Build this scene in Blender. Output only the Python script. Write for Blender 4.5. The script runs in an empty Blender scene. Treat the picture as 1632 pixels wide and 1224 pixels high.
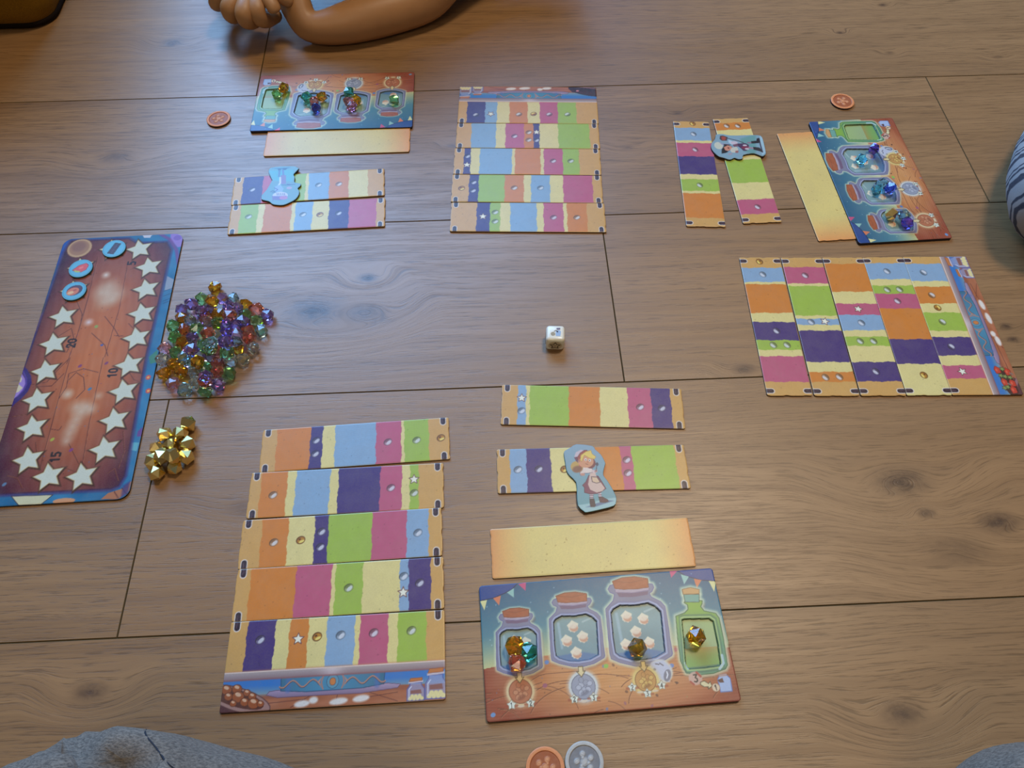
import bpy, bmesh, math, random
import numpy as np
from mathutils import Vector, Matrix, noise
from mathutils.geometry import delaunay_2d_cdt
from math import sin, cos, pi, radians

random.seed(7); RNG = np.random.RandomState(7)
scn = bpy.context.scene
COL = scn.collection

# ------------------------------------------------------------------ camera, light, exposure
CAM_H = 0.58 + 0.0018
FPX, PITCH, ROLL = 1204.46, 0.545187, 0.0033109
cd = bpy.data.cameras.new('camera'); cam = bpy.data.objects.new('camera', cd); COL.objects.link(cam)
cd.sensor_width = 36; cd.lens = 36 * FPX / 1632; cd.clip_start = 0.01
cam.matrix_world = Matrix.Translation((0, 0, CAM_H)) @ Matrix.Rotation(PITCH, 4, 'X') @ Matrix.Rotation(ROLL, 4, 'Z')
scn.camera = cam

world = bpy.data.worlds.new('room_ambient'); scn.world = world; world.use_nodes = True
WB = world.node_tree.nodes['Background']
WB.inputs[0].default_value = (0.95, 0.82, 0.70, 1); WB.inputs[1].default_value = 0.115

def area(name, loc, target, sx, sy, power, color, spread=180):
    d = bpy.data.lights.new(name, 'AREA'); d.shape = 'RECTANGLE'; d.size = sx; d.size_y = sy
    d.energy = power; d.color = color; d.spread = radians(spread)
    o = bpy.data.objects.new(name, d); COL.objects.link(o); o.location = loc
    o.rotation_euler = (Vector(target) - Vector(loc)).to_track_quat('-Z', 'Y').to_euler()
    return o
# daylight through the window behind the far player, and the warm lamp to the right
area('window_daylight', (-0.95, 2.80, 1.75), (-0.1, 0.4, 0), 2.1, 2.0, 178, (0.24, 0.53, 1.0))
area('ceiling_lamp_light', (0.58, 0.95, 2.45), (0.2, 0.4, 0), 0.42, 0.42, 29, (1.0, 0.80, 0.56))
area('rear_lamp_light', (-0.5, -1.3, 2.3), (0.0, 0.4, 0), 0.8, 0.8, 11, (1.0, 0.84, 0.62))

scn.view_settings.view_transform = 'Standard'; scn.view_settings.look = 'None'
scn.view_settings.gamma = 1.0; scn.view_settings.use_curve_mapping = False
scn.view_settings.exposure = 0.0

# ------------------------------------------------------------------ helpers
def P(px, py, z=0.0):
    """point of the room at height z seen at photograph pixel (px, py)"""
    u = (px - 816) / FPX; v = -(py - 612) / FPX
    c, s = cos(ROLL), sin(ROLL); u, v = u * c - v * s, u * s + v * c
    c, s = cos(PITCH), sin(PITCH)
    d = (u, v * c + s, v * s - c); t = -(CAM_H - z) / d[2]
    return (d[0] * t, d[1] * t)

def lin(c):
    c = np.asarray(c, float) / 255.0
    return np.where(c <= 0.04045, c / 12.92, ((c + 0.055) / 1.055) ** 2.4)

def tag(o, label=None, cat=None, group=None, kind=None):
    if label: o['label'] = label
    if cat: o['category'] = cat
    if group: o['group'] = group
    if kind: o['kind'] = kind
    return o

def link(o, parent=None):
    COL.objects.link(o)
    if parent is not None: o.parent = parent
    return o

def empty(name, loc=(0, 0, 0), rz=0.0):
    o = bpy.data.objects.new(name, None); COL.objects.link(o)
    o.empty_display_size = 0.01; o.location = loc; o.rotation_euler = (0, 0, rz); return o

class NT:
    def __init__(s, mat):
        mat.use_nodes = True; s.t = mat.node_tree; s.n = s.t.nodes; s.b = s.n['Principled BSDF']
    def new(s, typ, **kw):
        n = s.n.new(typ)
        for k, v in kw.items(): setattr(n, k, v)
        return n
    def link(s, a, b): s.t.links.new(a, b)
    def math(s, op, a, b=None, c=None):
        n = s.n.new('ShaderNodeMath'); n.operation = op
        for i, x in enumerate((a, b, c)):
            if x is None: continue
            if isinstance(x, (int, float)): n.inputs[i].default_value = x
            else: s.link(x, n.inputs[i])
        return n.outputs[0]
    def mr(s, v, a, b, c=0.0, d=1.0, smooth=True):
        n = s.n.new('ShaderNodeMapRange'); n.interpolation_type = 'SMOOTHSTEP' if smooth else 'LINEAR'
        s.link(v, n.inputs[0])
        for i, x in zip((1, 2, 3, 4), (a, b, c, d)): n.inputs[i].default_value = x
        return n.outputs[0]
    def mix(s, f, a, b, mode='MIX'):
        n = s.n.new('ShaderNodeMix'); n.data_type = 'RGBA'; n.blend_type = mode
        if isinstance(f, (int, float)): n.inputs[0].default_value = f
        else: s.link(f, n.inputs[0])
        for i, x in ((6, a), (7, b)):
            if isinstance(x, tuple): n.inputs[i].default_value = x
            else: s.link(x, n.inputs[i])
        return n.outputs[2]
    def comb(s, x, y, z=0.0):
        n = s.n.new('ShaderNodeCombineXYZ')
        for i, v in enumerate((x, y, z)):
            if isinstance(v, (int, float)): n.inputs[i].default_value = v
            else: s.link(v, n.inputs[i])
        return n.outputs[0]
    def noise(s, vec, scale=1.0, detail=2.0, rough=0.5, dist=0.0):
        n = s.n.new('ShaderNodeTexNoise'); s.link(vec, n.inputs['Vector'])
        n.inputs['Scale'].default_value = scale; n.inputs['Detail'].default_value = detail
        n.inputs['Roughness'].default_value = rough; n.inputs['Distortion'].default_value = dist
        return n.outputs[0]
    def bump(s, h, strength, dist):
        n = s.n.new('ShaderNodeBump'); n.inputs['Strength'].default_value = strength
        n.inputs['Distance'].default_value = dist; s.link(h, n.inputs['Height'])
        s.link(n.outputs[0], s.b.inputs['Normal'])

def rgba(r, g, b): return tuple(float(x) for x in lin((r, g, b))) + (1.0,)

# ------------------------------------------------------------------ materials
FA = radians(2.77)                      # direction of the floor boards
KNOTS = [(501, 496, .045, 1), (580, 498, .030, .8), (586, 443, .016, 1), (1436, 768, .036, 1), (1591, 832, .026, 1),
         (1476, 817, .012, 1), (1527, 878, .040, .45), (1436, 1136, .026, .9), (144, 1102, .020, .8), (185, 250, .030, .6),
         (275, 68, .022, .8), (1186, 588, .015, 1), (1615, 541, .010, 1), (1602, 520, .009, 1), (1339, 52, .008, 1),
         (1407, 8, .010, 1), (1150, 50, .05, .15), (720, 232, .010, .6), (1000, 235, .012, .5), (1080, 180, .010, .6),
         (1590, 91, .010, .5), (1418, 84, .009, .6), (30, 600, .02, .3), (390, 810, .02, .4)]

def floor_uv(x, y): return (x * cos(FA) + y * sin(FA), -x * sin(FA) + y * cos(FA))

def wood_material():
    m = bpy.data.materials.new('oak_laminate'); N = NT(m)
    tc = N.new('ShaderNodeTexCoord')
    mp = N.new('ShaderNodeMapping'); mp.inputs['Rotation'].default_value = (0, 0, -FA)
    N.link(tc.outputs['Object'], mp.inputs[0])
    sp = N.new('ShaderNodeSeparateXYZ'); N.link(mp.outputs[0], sp.inputs[0])
    u, v = sp.outputs[0], sp.outputs[1]
    oi = N.new('ShaderNodeObjectInfo'); rnd = oi.outputs['Random']
    r20 = N.math('MULTIPLY', rnd, 37.0)
    wob = N.noise(N.comb(N.math('MULTIPLY', u, 2.6), N.math('MULTIPLY', v, 8.0), r20), 1.0, 2.0, .45)
    w = N.math('ADD', v, N.math('MULTIPLY', N.math('SUBTRACT', wob, .5), .030))
    dark = None
    for (px, py, r, k) in KNOTS:
        ku, kv = floor_uv(*P(px, py, 0))
        du = N.math('MULTIPLY', N.math('SUBTRACT', u, ku), .55); dv = N.math('SUBTRACT', v, kv)
        d = N.math('SQRT', N.math('ADD', N.math('MULTIPLY', du, du), N.math('MULTIPLY', dv, dv)))
        g = N.mr(d, 0.0, r * 1.5, .85 * min(1, k * 1.2), 0.0)
        w = N.math('ADD', N.math('MULTIPLY', w, N.math('SUBTRACT', 1.0, g)), N.math('MULTIPLY', N.math('ADD', d, kv + .01), g))
        core = N.mr(d, 0.0, r * .55, k, 0.0)
        dark = core if dark is None else N.math('MAXIMUM', dark, core)
    g1 = N.noise(N.comb(N.math('MULTIPLY', u, 1.2), N.math('MULTIPLY', w, 42.0), r20), 1.0, 3.0, .6)
    g2 = N.noise(N.comb(N.math('MULTIPLY', u, 6.0), N.math('MULTIPLY', w, 230.0), r20), 1.0, 3.0, .65)
    g3 = N.noise(N.comb(N.math('MULTIPLY', u, 30.0), N.math('MULTIPLY', w, 760.0), r20), 1.0, 3.0, .7)
    big = N.noise(N.comb(N.math('MULTIPLY', u, 1.6), N.math('MULTIPLY', v, 5.0), N.math('ADD', r20, 9.0)), 1.0, 2.0, .5)
    f = N.math('ADD', N.math('MULTIPLY', N.mr(g1, .30, .72), .50), N.math('MULTIPLY', N.mr(g2, .28, .72), .50))
    base = N.mix(f, rgba(157, 120, 80), rgba(123, 90, 56))
    base = N.mix(N.mr(big, .38, .68, 0, .55), base, rgba(130, 98, 64))
    pores = N.mr(g3, .50, .66, 0, .62)
    base = N.mix(pores, base, rgba(86, 62, 38))
    tone = N.mr(rnd, 0, 1, 0, .22, smooth=False)
    base = N.mix(tone, base, rgba(150, 110, 68))
    kn = N.noise(N.comb(N.math('MULTIPLY', u, 90.0), N.math('MULTIPLY', v, 150.0)), 1.0, 3.0, .7)
    dk = N.math('MULTIPLY', dark, N.mr(kn, .25, .7, .5, 1.0))
    base = N.mix(dk, base, rgba(62, 40, 27))
    N.link(base, N.b.inputs['Base Color'])
    N.link(N.mr(g2, .2, .8, .35, .46, smooth=False), N.b.inputs['Roughness'])
    N.b.inputs['Specular IOR Level'].default_value = .72
    hh = N.math('SUBTRACT', 1.0, N.math('ADD', N.math('MULTIPLY', pores, .8), N.math('MULTIPLY', f, .4)))
    N.bump(hh, .18, .0006)
    return m

def plain(name, c, rough=.5, spec=.5, metal=0.0, noise_amt=.06, nscale=300, bump=0.0, coat=0.0):
    m = bpy.data.materials.new(name); N = NT(m)
    tc = N.new('ShaderNodeTexCoord'); n = N.noise(tc.outputs['Object'], nscale, 3.0, .6)
    lo = tuple(max(0, x * (1 - noise_amt * 2)) for x in lin(c)) + (1.0,); hi = tuple(min(1, x * (1 + noise_amt * 2)) for x in lin(c)) + (1.0,)
    N.link(N.mix(n, lo, hi), N.b.inputs['Base Color'])
    N.b.inputs['Roughness'].default_value = rough; N.b.inputs['Specular IOR Level'].default_value = spec
    N.b.inputs['Metallic'].default_value = metal; N.b.inputs['Coat Weight'].default_value = coat
    if bump: N.bump(n, bump, .0006)
    return m

def print_material(name, rough=.36, spec=.42):
    """printed card: colours are the artwork's ink, held per vertex; linen embossing as bump"""
    m = bpy.data.materials.new(name); N = NT(m)
    a = N.new('ShaderNodeAttribute'); a.attribute_name = 'ink'
    tc = N.new('ShaderNodeTexCoord')
    n = N.noise(tc.outputs['Object'], 900, 2.0, .6); n2 = N.noise(tc.outputs['Object'], 60, 3.0, .6)
    c = N.mix(N.mr(n, .3, .7, 0, .10), a.outputs['Color'], (.25, .18, .10, 1))
    c = N.mix(N.mr(n2, .35, .7, 0, .07), c, (.35, .30, .22, 1))
    c = N.mix(1.0, c, (.90, .90, .90, 1), 'MULTIPLY')
    N.link(c, N.b.inputs['Base Color'])
    N.b.inputs['Roughness'].default_value = rough; N.b.inputs['Specular IOR Level'].default_value = spec
    sp = N.new('ShaderNodeSeparateXYZ'); N.link(tc.outputs['Object'], sp.inputs[0])
    wx = N.math('SINE', N.math('MULTIPLY', sp.outputs[0], 7000.0)); wy = N.math('SINE', N.math('MULTIPLY', sp.outputs[1], 7000.0))
    N.bump(N.math('ADD', wx, wy), .05, .0002)
    return m

M_WOOD = wood_material()
M_CARD = print_material('printed_card')
M_GLOSS = print_material('glossy_printed_board', .42, .22)
M_EDGE = plain('card_core_edge', (110, 84, 58), .8, .2)
M_EDGE_DARK = plain('dark_card_edge', (52, 44, 46), .8, .2)
M_GROOVE = plain('board_bevel', (88, 70, 44), .85, .1)
M_UNDER = plain('underlay', (60, 45, 30), .9, .1)

def glass_material(name, c, density=1.0):
    m = bpy.data.materials.new(name); N = NT(m)
    N.b.inputs['Base Color'].default_value = tuple(float(x) for x in lin(c)) + (1,)
    tc = N.new('ShaderNodeTexCoord'); n = N.noise(tc.outputs['Object'], 200, 2.0, .5)
    N.link(N.mr(n, 0, 1, .02, .06), N.b.inputs['Roughness'])
    N.b.inputs['Transmission Weight'].default_value = .96
    N.b.inputs['IOR'].default_value = 1.46; N.b.inputs['Specular IOR Level'].default_value = .6
    N.b.inputs['Coat Weight'].default_value = .4; N.b.inputs['Coat Roughness'].default_value = .04
    return m
GEMCOL = {'A': ('amber', (255, 186, 52)), 'P': ('violet', (186, 160, 240)), 'G': ('green', (165, 236, 165)),
          'R': ('red', (250, 160, 145)), 'L': ('pale pink', (242, 190, 215)), 'B': ('pale blue', (196, 232, 246)),
          'W': ('colourless', (230, 246, 244)), 'D': ('deep blue', (100, 120, 245)), 'T': ('teal green', (100, 215, 180)),
          'C': ('bright cyan', (120, 222, 255)), 'V': ('dark violet', (130, 96, 225))}
M_GEM = {k: glass_material('%s_acrylic' % v[0].replace(' ', '_'), v[1]) for k, v in GEMCOL.items()}
M_GOLD = plain('gold_plated_plastic', (246, 222, 150), .2, .5, 1.0, .02, 60)

# ------------------------------------------------------------------ painting the printed artwork
class Ink:
    """artwork of a printed face, evaluated at the face's own vertices (coordinates in mm)"""
    def __init__(s, X, Y, base):
        s.X = X; s.Y = Y; s.C = np.empty((len(X), 3))
        s.C[:] = base(X, Y) if callable(base) else np.array(base, float)
    def _box(s, pts, m):
        a = np.asarray(pts, float)
        i = np.nonzero((s.X > a[:, 0].min() - m) & (s.X < a[:, 0].max() + m) & (s.Y > a[:, 1].min() - m) & (s.Y < a[:, 1].max() + m))[0]
        return a, i
    @staticmethod
    def _segd(X, Y, a, b):
        dx, dy = b[0] - a[0], b[1] - a[1]; L = dx * dx + dy * dy + 1e-12
        t = np.clip(((X - a[0]) * dx + (Y - a[1]) * dy) / L, 0, 1)
        return np.hypot(X - a[0] - t * dx, Y - a[1] - t * dy)
    def _blend(s, i, al, col):
        col = col(s.X[i], s.Y[i]) if callable(col) else np.array(col, float)
        s.C[i] = s.C[i] * (1 - al[:, None]) + col * al[:, None]
    def mask(s, pts):
        a, i = s._box(pts, .1); X, Y = s.X[i], s.Y[i]
        ins = np.zeros(len(i), bool); n = len(a)
        for k in range(n):
            x1, y1 = a[k]; x2, y2 = a[(k + 1) % n]
            c = (y1 > Y) != (y2 > Y)
            ins ^= c & (X < (x2 - x1) * (Y - y1) / (y2 - y1 + 1e-15) + x1)
        return i, ins
    def poly(s, pts, col, al=1.0, soft=.35, line=None, lw=.5):
        a, i = s._box(pts, soft + .2)
        if not len(i): return
        X, Y = s.X[i], s.Y[i]; ins = np.zeros(len(i), bool); d = np.full(len(i), 1e9); n = len(a)
        for k in range(n):
            p, q = a[k], a[(k + 1) % n]
            c = (p[1] > Y) != (q[1] > Y)
            ins ^= c & (X < (q[0] - p[0]) * (Y - p[1]) / (q[1] - p[1] + 1e-15) + p[0])
            d = np.minimum(d, s._segd(X, Y, p, q))
        sd = np.where(ins, d, -d)
        s._blend(i, np.clip(.5 + sd / soft, 0, 1) * al, col)
        if line is not None: s.line(list(a) + [a[0]], lw, line)
    def line(s, pts, w, col, al=1.0, soft=.3):
        a, i = s._box(pts, w + soft)
        if not len(i): return
        X, Y = s.X[i], s.Y[i]; d = np.full(len(i), 1e9)
        for k in range(len(a) - 1): d = np.minimum(d, s._segd(X, Y, a[k], a[k + 1]))
        s._blend(i, np.clip(.5 + (w / 2 - d) / soft, 0, 1) * al, col)
    def oval(s, x, y, rx, ry, col, al=1.0, rot=0.0, soft=.35, line=None, lw=.4, n=22):
        c, r = cos(rot), sin(rot)
        s.poly([(x + rx * cos(t) * c - ry * sin(t) * r, y + rx * cos(t) * r + ry * sin(t) * c) for t in np.linspace(0, 2 * pi, n, endpoint=False)], col, al, soft, line, lw)
    def glow(s, x, y, r, col, al=1.0):
        i = np.nonzero(np.hypot(s.X - x, s.Y - y) < r)[0]
        if len(i): s._blend(i, al * (1 - (np.hypot(s.X[i] - x, s.Y[i] - y) / r)) ** 1.2, col)
    def star(s, x, y, r, col=(242, 238, 212), line=(110, 60, 50), rot=pi / 2, lw=.5, inner=.46):
        s.poly(starpts(x, y, r, rot, inner), col, line=line, lw=lw)
    def text(s, str_, x, y, h, rot=0.0, w=.5, col=(25, 30, 35), dx=.8):
        n = len(str_); c, r = cos(rot), sin(rot)
        for k, ch in enumerate(str_):
            for g in GLYPH[ch]:
                pts = []
                for (a, b) in g:
                    lx = ((a - .5) * .62 + (k - (n - 1) / 2) * dx) * h; ly = (b - .5) * h
                    pts.append((x + lx * c - ly * r, y + lx * r + ly * c))
                s.line(pts, w, col)
GLYPH = {'0': [[(.5 + .42 * cos(t), .5 + .5 * sin(t)) for t in np.linspace(0, 2 * pi, 14)]],
         '1': [[(.25, .78), (.55, 1), (.55, 0)]], '2': [[(.12, .78), (.3, 1), (.7, .98), (.84, .72), (.1, 0), (.9, 0)]],
         '3': [[(.12, .98), (.82, 1), (.42, .6), (.8, .42), (.82, .15), (.5, 0), (.1, .08)]],
         '4': [[(.68, 0), (.68, 1), (.05, .3), (.95, .3)]], '5': [[(.85, 1), (.2, 1), (.18, .55), (.6, .6), (.86, .35), (.65, .03), (.1, .04)]]}
def starpts(x, y, r, rot=pi / 2, inner=.46):
    return [(x + (r if k % 2 == 0 else r * inner) * cos(rot + k * pi / 5), y + (r if k % 2 == 0 else r * inner) * sin(rot + k * pi / 5)) for k in range(10)]
def fbm(X, Y, s, seed=0):
    """cheap smooth noise for artwork, -1..1"""
    r = np.random.RandomState(seed); o = np.zeros(len(X))
    for k in range(5):
        a, p, q, f = r.rand() * 2 * pi, r.rand() * 9, r.rand() * 9, s * (1 + k * .7)
        o += np.sin(X * cos(a) * f + Y * sin(a) * f + p + 1.3 * np.sin(Y * f * .6 + q)) / (1 + k * .5)
    return o / 3.2

def finish(mesh, ink_lin):
    at = mesh.attributes.new('ink', 'FLOAT_COLOR', 'POINT')
    c = np.ones((len(mesh.vertices), 4), np.float32); c[:, :3] = ink_lin
    at.data.foreach_set('color', c.ravel())

def mesh_np(name, V, quads, mats, midx=None, tris=None):
    me = bpy.data.meshes.new(name)
    nq = len(quads); nt = 0 if tris is None else len(tris)
    me.vertices.add(len(V)); me.vertices.foreach_set('co', np.asarray(V, np.float32).ravel())
    loops = np.asarray(quads, np.int32).ravel()
    if nt: loops = np.concatenate([loops, np.asarray(tris, np.int32).ravel()])
    me.loops.add(len(loops)); me.loops.foreach_set('vertex_index', loops)
    me.polygons.add(nq + nt)
    st = np.concatenate([np.arange(nq) * 4, nq * 4 + np.arange(nt) * 3]).astype(np.int32)
    me.polygons.foreach_set('loop_start', st)
    for m in mats: me.materials.append(m)
    if midx is not None: me.polygons.foreach_set('material_index', np.asarray(midx, np.int32))
    me.update(calc_edges=True); me.validate(); return me

class Frame:
    """a rectangle lying in the room, from its four corners in the photograph (p0->p1 long side, p0->p3 short side)"""
    def __init__(s, quad, L, W, z):
        q = np.array([P(x, y, z) for x, y in quad]); c = q.mean(0)
        du = (q[1] - q[0]) + (q[2] - q[3]); dv = (q[3] - q[0]) + (q[2] - q[1])
        e = du / np.hypot(*du); f = dv / np.hypot(*dv); f = np.array([f[1], -f[0]]); e = e + f; e /= np.hypot(*e)
        s.L, s.W, s.z, s.c, s.e, s.n = L, W, z, c, e, np.array([-e[1], e[0]])
        s.rz = math.atan2(e[1], e[0])
    def mm(s, px, py, z=None):
        w = np.array(P(px, py, s.z if z is None else z)) - s.c
        return (float(w @ s.e) + s.L / 2) * 1000, (float(w @ s.n) + s.W / 2) * 1000

def zoomer(fr, ox, oy, k): return lambda x, y: fr.mm(ox + x / k, oy + y / k)

def card_mesh(name, L, W, T, res, paint, wavy=0.0, radius=1.2, seed=0, mats=None, recess=None, depth=0.0):
    """card or board: printed top face on a fine grid, bevelled rim, cardboard sides. mm in, metres out.
    recess: list of polygons (mm) punched down by depth; returned as extra meshes"""
    mats = mats or [M_CARD, M_EDGE]
    nx, ny = int(round(L / res)) + 1, int(round(W / res)) + 1
    r = np.random.RandomState(seed); ph = r.rand(4) * 6
    v = np.linspace(0, W, ny)
    rr = np.clip(radius - np.minimum(v, W - v), 0, radius)
    ins = radius - np.sqrt(np.maximum(radius ** 2 - rr ** 2, 0))
    wl = wavy * (np.sin(v * .35 + ph[0]) + .5 * np.sin(v * .8 + ph[1])); wr = wavy * (np.sin(v * .33 + ph[2]) + .5 * np.sin(v * .75 + ph[3]))
    left = ins + np.maximum(wl, 0); right = L - ins - np.maximum(wr, 0)
    t = np.linspace(0, 1, nx)
    X = (left[:, None] + (right - left)[:, None] * t[None, :]).ravel(); Y = np.repeat(v, nx)
    ink = Ink(X, Y, (200, 180, 120)); paint(ink)
    Z = np.full(len(X), T, float)
    idx = np.arange(nx * ny).reshape(ny, nx)
    border = np.concatenate([idx[0, :], idx[1:, -1], idx[-1, -2::-1], idx[-2:0:-1, 0]])
    Z[border] -= .25
    inmask = np.full(len(X), -1)
    for k, poly in enumerate(recess or []):
        i, m = ink.mask(poly); inmask[i[m]] = k
    Z[inmask >= 0] -= depth
    top = np.stack([idx[:-1, :-1], idx[:-1, 1:], idx[1:, 1:], idx[1:, :-1]], -1).reshape(-1, 4)
    V = np.stack([X - L / 2, Y - W / 2, Z], -1) / 1000
    nb = len(border); base = len(V)
    Vb = V[border].copy(); Vb[:, 2] = 0; V = np.concatenate([V, Vb])
    b0 = border; b1 = np.roll(border, -1); c0 = base + np.arange(nb); c1 = np.roll(c0, -1)
    side = np.stack([c0, c1, b1, b0], -1)
    ci = [base, base + nx - 1, base + nx - 1 + ny - 1, base + 2 * (nx - 1) + ny - 1]
    bottom = np.array([[ci[0], ci[3], ci[2], ci[1]]])
    inkl = lin(np.clip(ink.C, 0, 255)); inkall = np.concatenate([inkl, np.full((nb, 3), .1)])
    fk = inmask[top]; whole = (fk >= 0).all(1)
    extra = []
    for k in range(len(recess or [])):
        f = top[whole & (fk[:, 0] == k)]
        ids, inv = np.unique(f, return_inverse=True)
        me = mesh_np('recess', V[ids], inv.reshape(-1, 4), [mats[0]]); finish(me, inkall[ids]); extra.append(me)
    keep = top[~whole]
    quads = np.concatenate([keep, side, bottom]); mi = np.concatenate([np.zeros(len(keep)), np.ones(nb + 1)])
    ids, inv = np.unique(keep, return_inverse=True)
    face = mesh_np('printed_face', V[ids], inv.reshape(-1, 4), [mats[0]]); finish(face, inkall[ids])
    q2 = np.concatenate([side, bottom]); ids, inv = np.unique(q2, return_inverse=True)
    me = mesh_np(name, V[ids], inv.reshape(-1, 4), [mats[1]])
    return me, [face] + extra

# ------------------------------------------------------------------ the setting: floor boards
floor = bpy.data.objects.new('floor', None)
bm = bmesh.new(); bmesh.ops.create_cube(bm, size=1, matrix=Matrix.Translation((0, .9, -.02)) @ Matrix.Diagonal((5.2, 5.2, .02, 1)))
me = bpy.data.meshes.new('floor'); bm.to_mesh(me); bm.free(); me.materials.append(M_UNDER)
floor = link(bpy.data.objects.new('floor', me)); tag(floor, 'floor of light oak laminate boards', kind='structure')
def plank(u0, u1, v0, v1):
    g = .00012; c = .0006; T = .009; u0 += g; u1 -= g; v0 += g; v1 -= g
    V = []
    for (z, k) in ((-T, 0), (-c, 0), (0, c)):
        for (a, b) in ((u0 + k, v0 + k), (u1 - k, v0 + k), (u1 - k, v1 - k), (u0 + k, v1 - k)):
            V.append((a * cos(FA) - b * sin(FA), a * sin(FA) + b * cos(FA), z))
    F = [(0, 3, 2, 1), (8, 9, 10, 11)]
    for k in (0, 4):
        for j in range(4): F.append((k + j, k + (j + 1) % 4, k + 4 + (j + 1) % 4, k + 4 + j))
    me = bpy.data.meshes.new('plank'); me.from_pydata(V, [], F); me.materials.append(M_WOOD); me.materials.append(M_GROOVE)
    for p in me.polygons[2:]: p.material_index = 1
    link(bpy.data.objects.new('plank', me), floor)
VB = {-2: -.475, -1: -.2687, 0: -.0625, 1: .1438, 2: .3500, 3: .5539, 4: .7600, 5: .9610}
for k in range(6, 15): VB[k] = .9610 + (k - 5) * .2062
for k in range(-6, -2): VB[k] = -.475 + (k + 2) * .2062
SEAM = {1: -.288, 2: .1185, 3: .531, 4: -.264, 0: -.75, 5: .85}
PL = 1.383
for k in sorted(VB):
    if k + 1 not in VB: continue
    s = SEAM.get(k, (k * .473) % PL)
    while s > -2.0: s -= PL
    while s < 2.4:
        plank(max(s, -2.4), min(s + PL, 2.5), VB[k], VB[k + 1]); s += PL

# ------------------------------------------------------------------ striped cake cards
C_ = {'T': (212, 162, 90), 'O': (214, 130, 52), 'V': (74, 54, 112), 'B': (140, 170, 194), 'P': (194, 92, 118),
      'G': (162, 188, 72), 'C': (228, 210, 136)}
SL, SW, ST = 160.3, 40.35, 1.8

def draw_strip(ink, bounds, cols, icons, seed, y0=0.0, y1=SW, L=SL, clips=True, v_icon=None):
    X, Y = ink.X, ink.Y; r = np.random.RandomState(seed)
    sel = (Y >= y0 - .01) & (Y <= y1 + .01); C = np.empty((len(X), 3)); C[:] = C_[cols[0]]
    for k, b in enumerate(bounds):
        p = r.rand(3) * 6
        bb = b + .40 * np.sin(Y * .28 + p[0]) + .22 * np.sin(Y * .75 + p[1]) + .12 * np.sin(Y * 1.7 + p[2])
        al = np.clip((X - bb) / .35 + .5, 0, 1)[:, None]
        C = C * (1 - al) + np.array(C_[cols[k + 1]], float) * al
    C += (fbm(X, Y, .35, seed) * 3.0)[:, None]
    # the tan crust fades from the ends
    ink.C[sel] = C[sel]
    for k in range(26):                          # crumbs
        x, y = r.rand() * L, y0 + r.rand() * (y1 - y0); j = np.argmin(np.hypot(X - x, Y - y))
        ink.oval(x, y, .35 + .4 * r.rand(), .3 + .25 * r.rand(), C[j] * .78, .7, r.rand() * 3)
    for kind, x, y in icons:
        j = int(np.argmin(np.hypot(X - x, Y - y))); bc = C[j].copy()
        if kind == 'g':
            ink.oval(x, y, 3.8, 3.2, bc * .45 + 16, .95, .5, .5); ink.oval(x + .35, y - .35, 3.3, 2.5, bc * .45 + 92, 1, .55, .5)
            ink.oval(x - .8, y + 1.0, 2.2, 1.15, bc * .5 + 30, .85, .5, .8); ink.oval(x + .7, y - .6, 2.5, 1.4, bc * .12 + 192, 1, .75, .5)
        elif kind == 'k':
            ink.oval(x, y, 3.8, 3.3, (110, 66, 22), 1, .5, .5); ink.oval(x + .2, y - .1, 3.0, 2.4, (190, 130, 40), 1, .5, .5)
            ink.oval(x + .8, y - 1.2, 2.3, 1.0, (240, 214, 110), 1, .4, .4); ink.oval(x - .8, y + .7, 1.0, .7, (82, 40, 18), .9, .4, .4)
        else:
            ink.star(x, y, 4.5, (244, 240, 214), (118, 74, 66), rot=pi / 2, lw=.6)
    if clips:
        for x in (4.9, L - 4.9):
            for ye, sg in ((y0, 1), (y1, -1)):
                if clips == 'bottom' and sg < 0: continue
                if clips == 'top' and sg > 0: continue
                for rad, hh, col in ((2.7, 7.6, (236, 222, 206)), (2.05, 6.9, (44, 26, 40))):
                    pts = [(x - rad, ye - sg * 3), (x + rad, ye - sg * 3)] + [(x + rad * cos(t), ye + sg * (hh - rad) + sg * rad * sin(t)) for t in np.linspace(0, pi, 9)]
                    ink.poly(pts, col, soft=.4)
                ink.line([(x - .5, ye), (x - .5, ye + sg * 4.6)], .45, (126, 92, 104), .8)
                ink.line([(x + .7, ye), (x + .7, ye + sg * 3.6)], .3, (96, 64, 82), .7)
    # pale cut edge of the punched card
    for yy in (y0, y1): ink.line([(0, yy), (L, yy)], .35, (235, 222, 170), .45, .4)

def to_strip(fr, zf, bxs, cols, icons, vertical=False, ends=None):
    """boundaries given as zoom pixels along the strip's middle line -> mm along the card"""
    out = []
    for b in bxs:
        if vertical: out.append(zf(ends(b), b)[0])
        else: out.append(zf(b, ends(b))[0])
    ic = [(k,) + zf(x, y) for k, x, y in icons]
    if len(out) > 1 and out[0] > out[-1]: out = out[::-1]; cols = cols[::-1]
    return out, cols, ic

def lin2(x0, y0, x1, y1): return lambda t: y0 + (t - x0) * (y1 - y0) / (x1 - x0)

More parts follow.
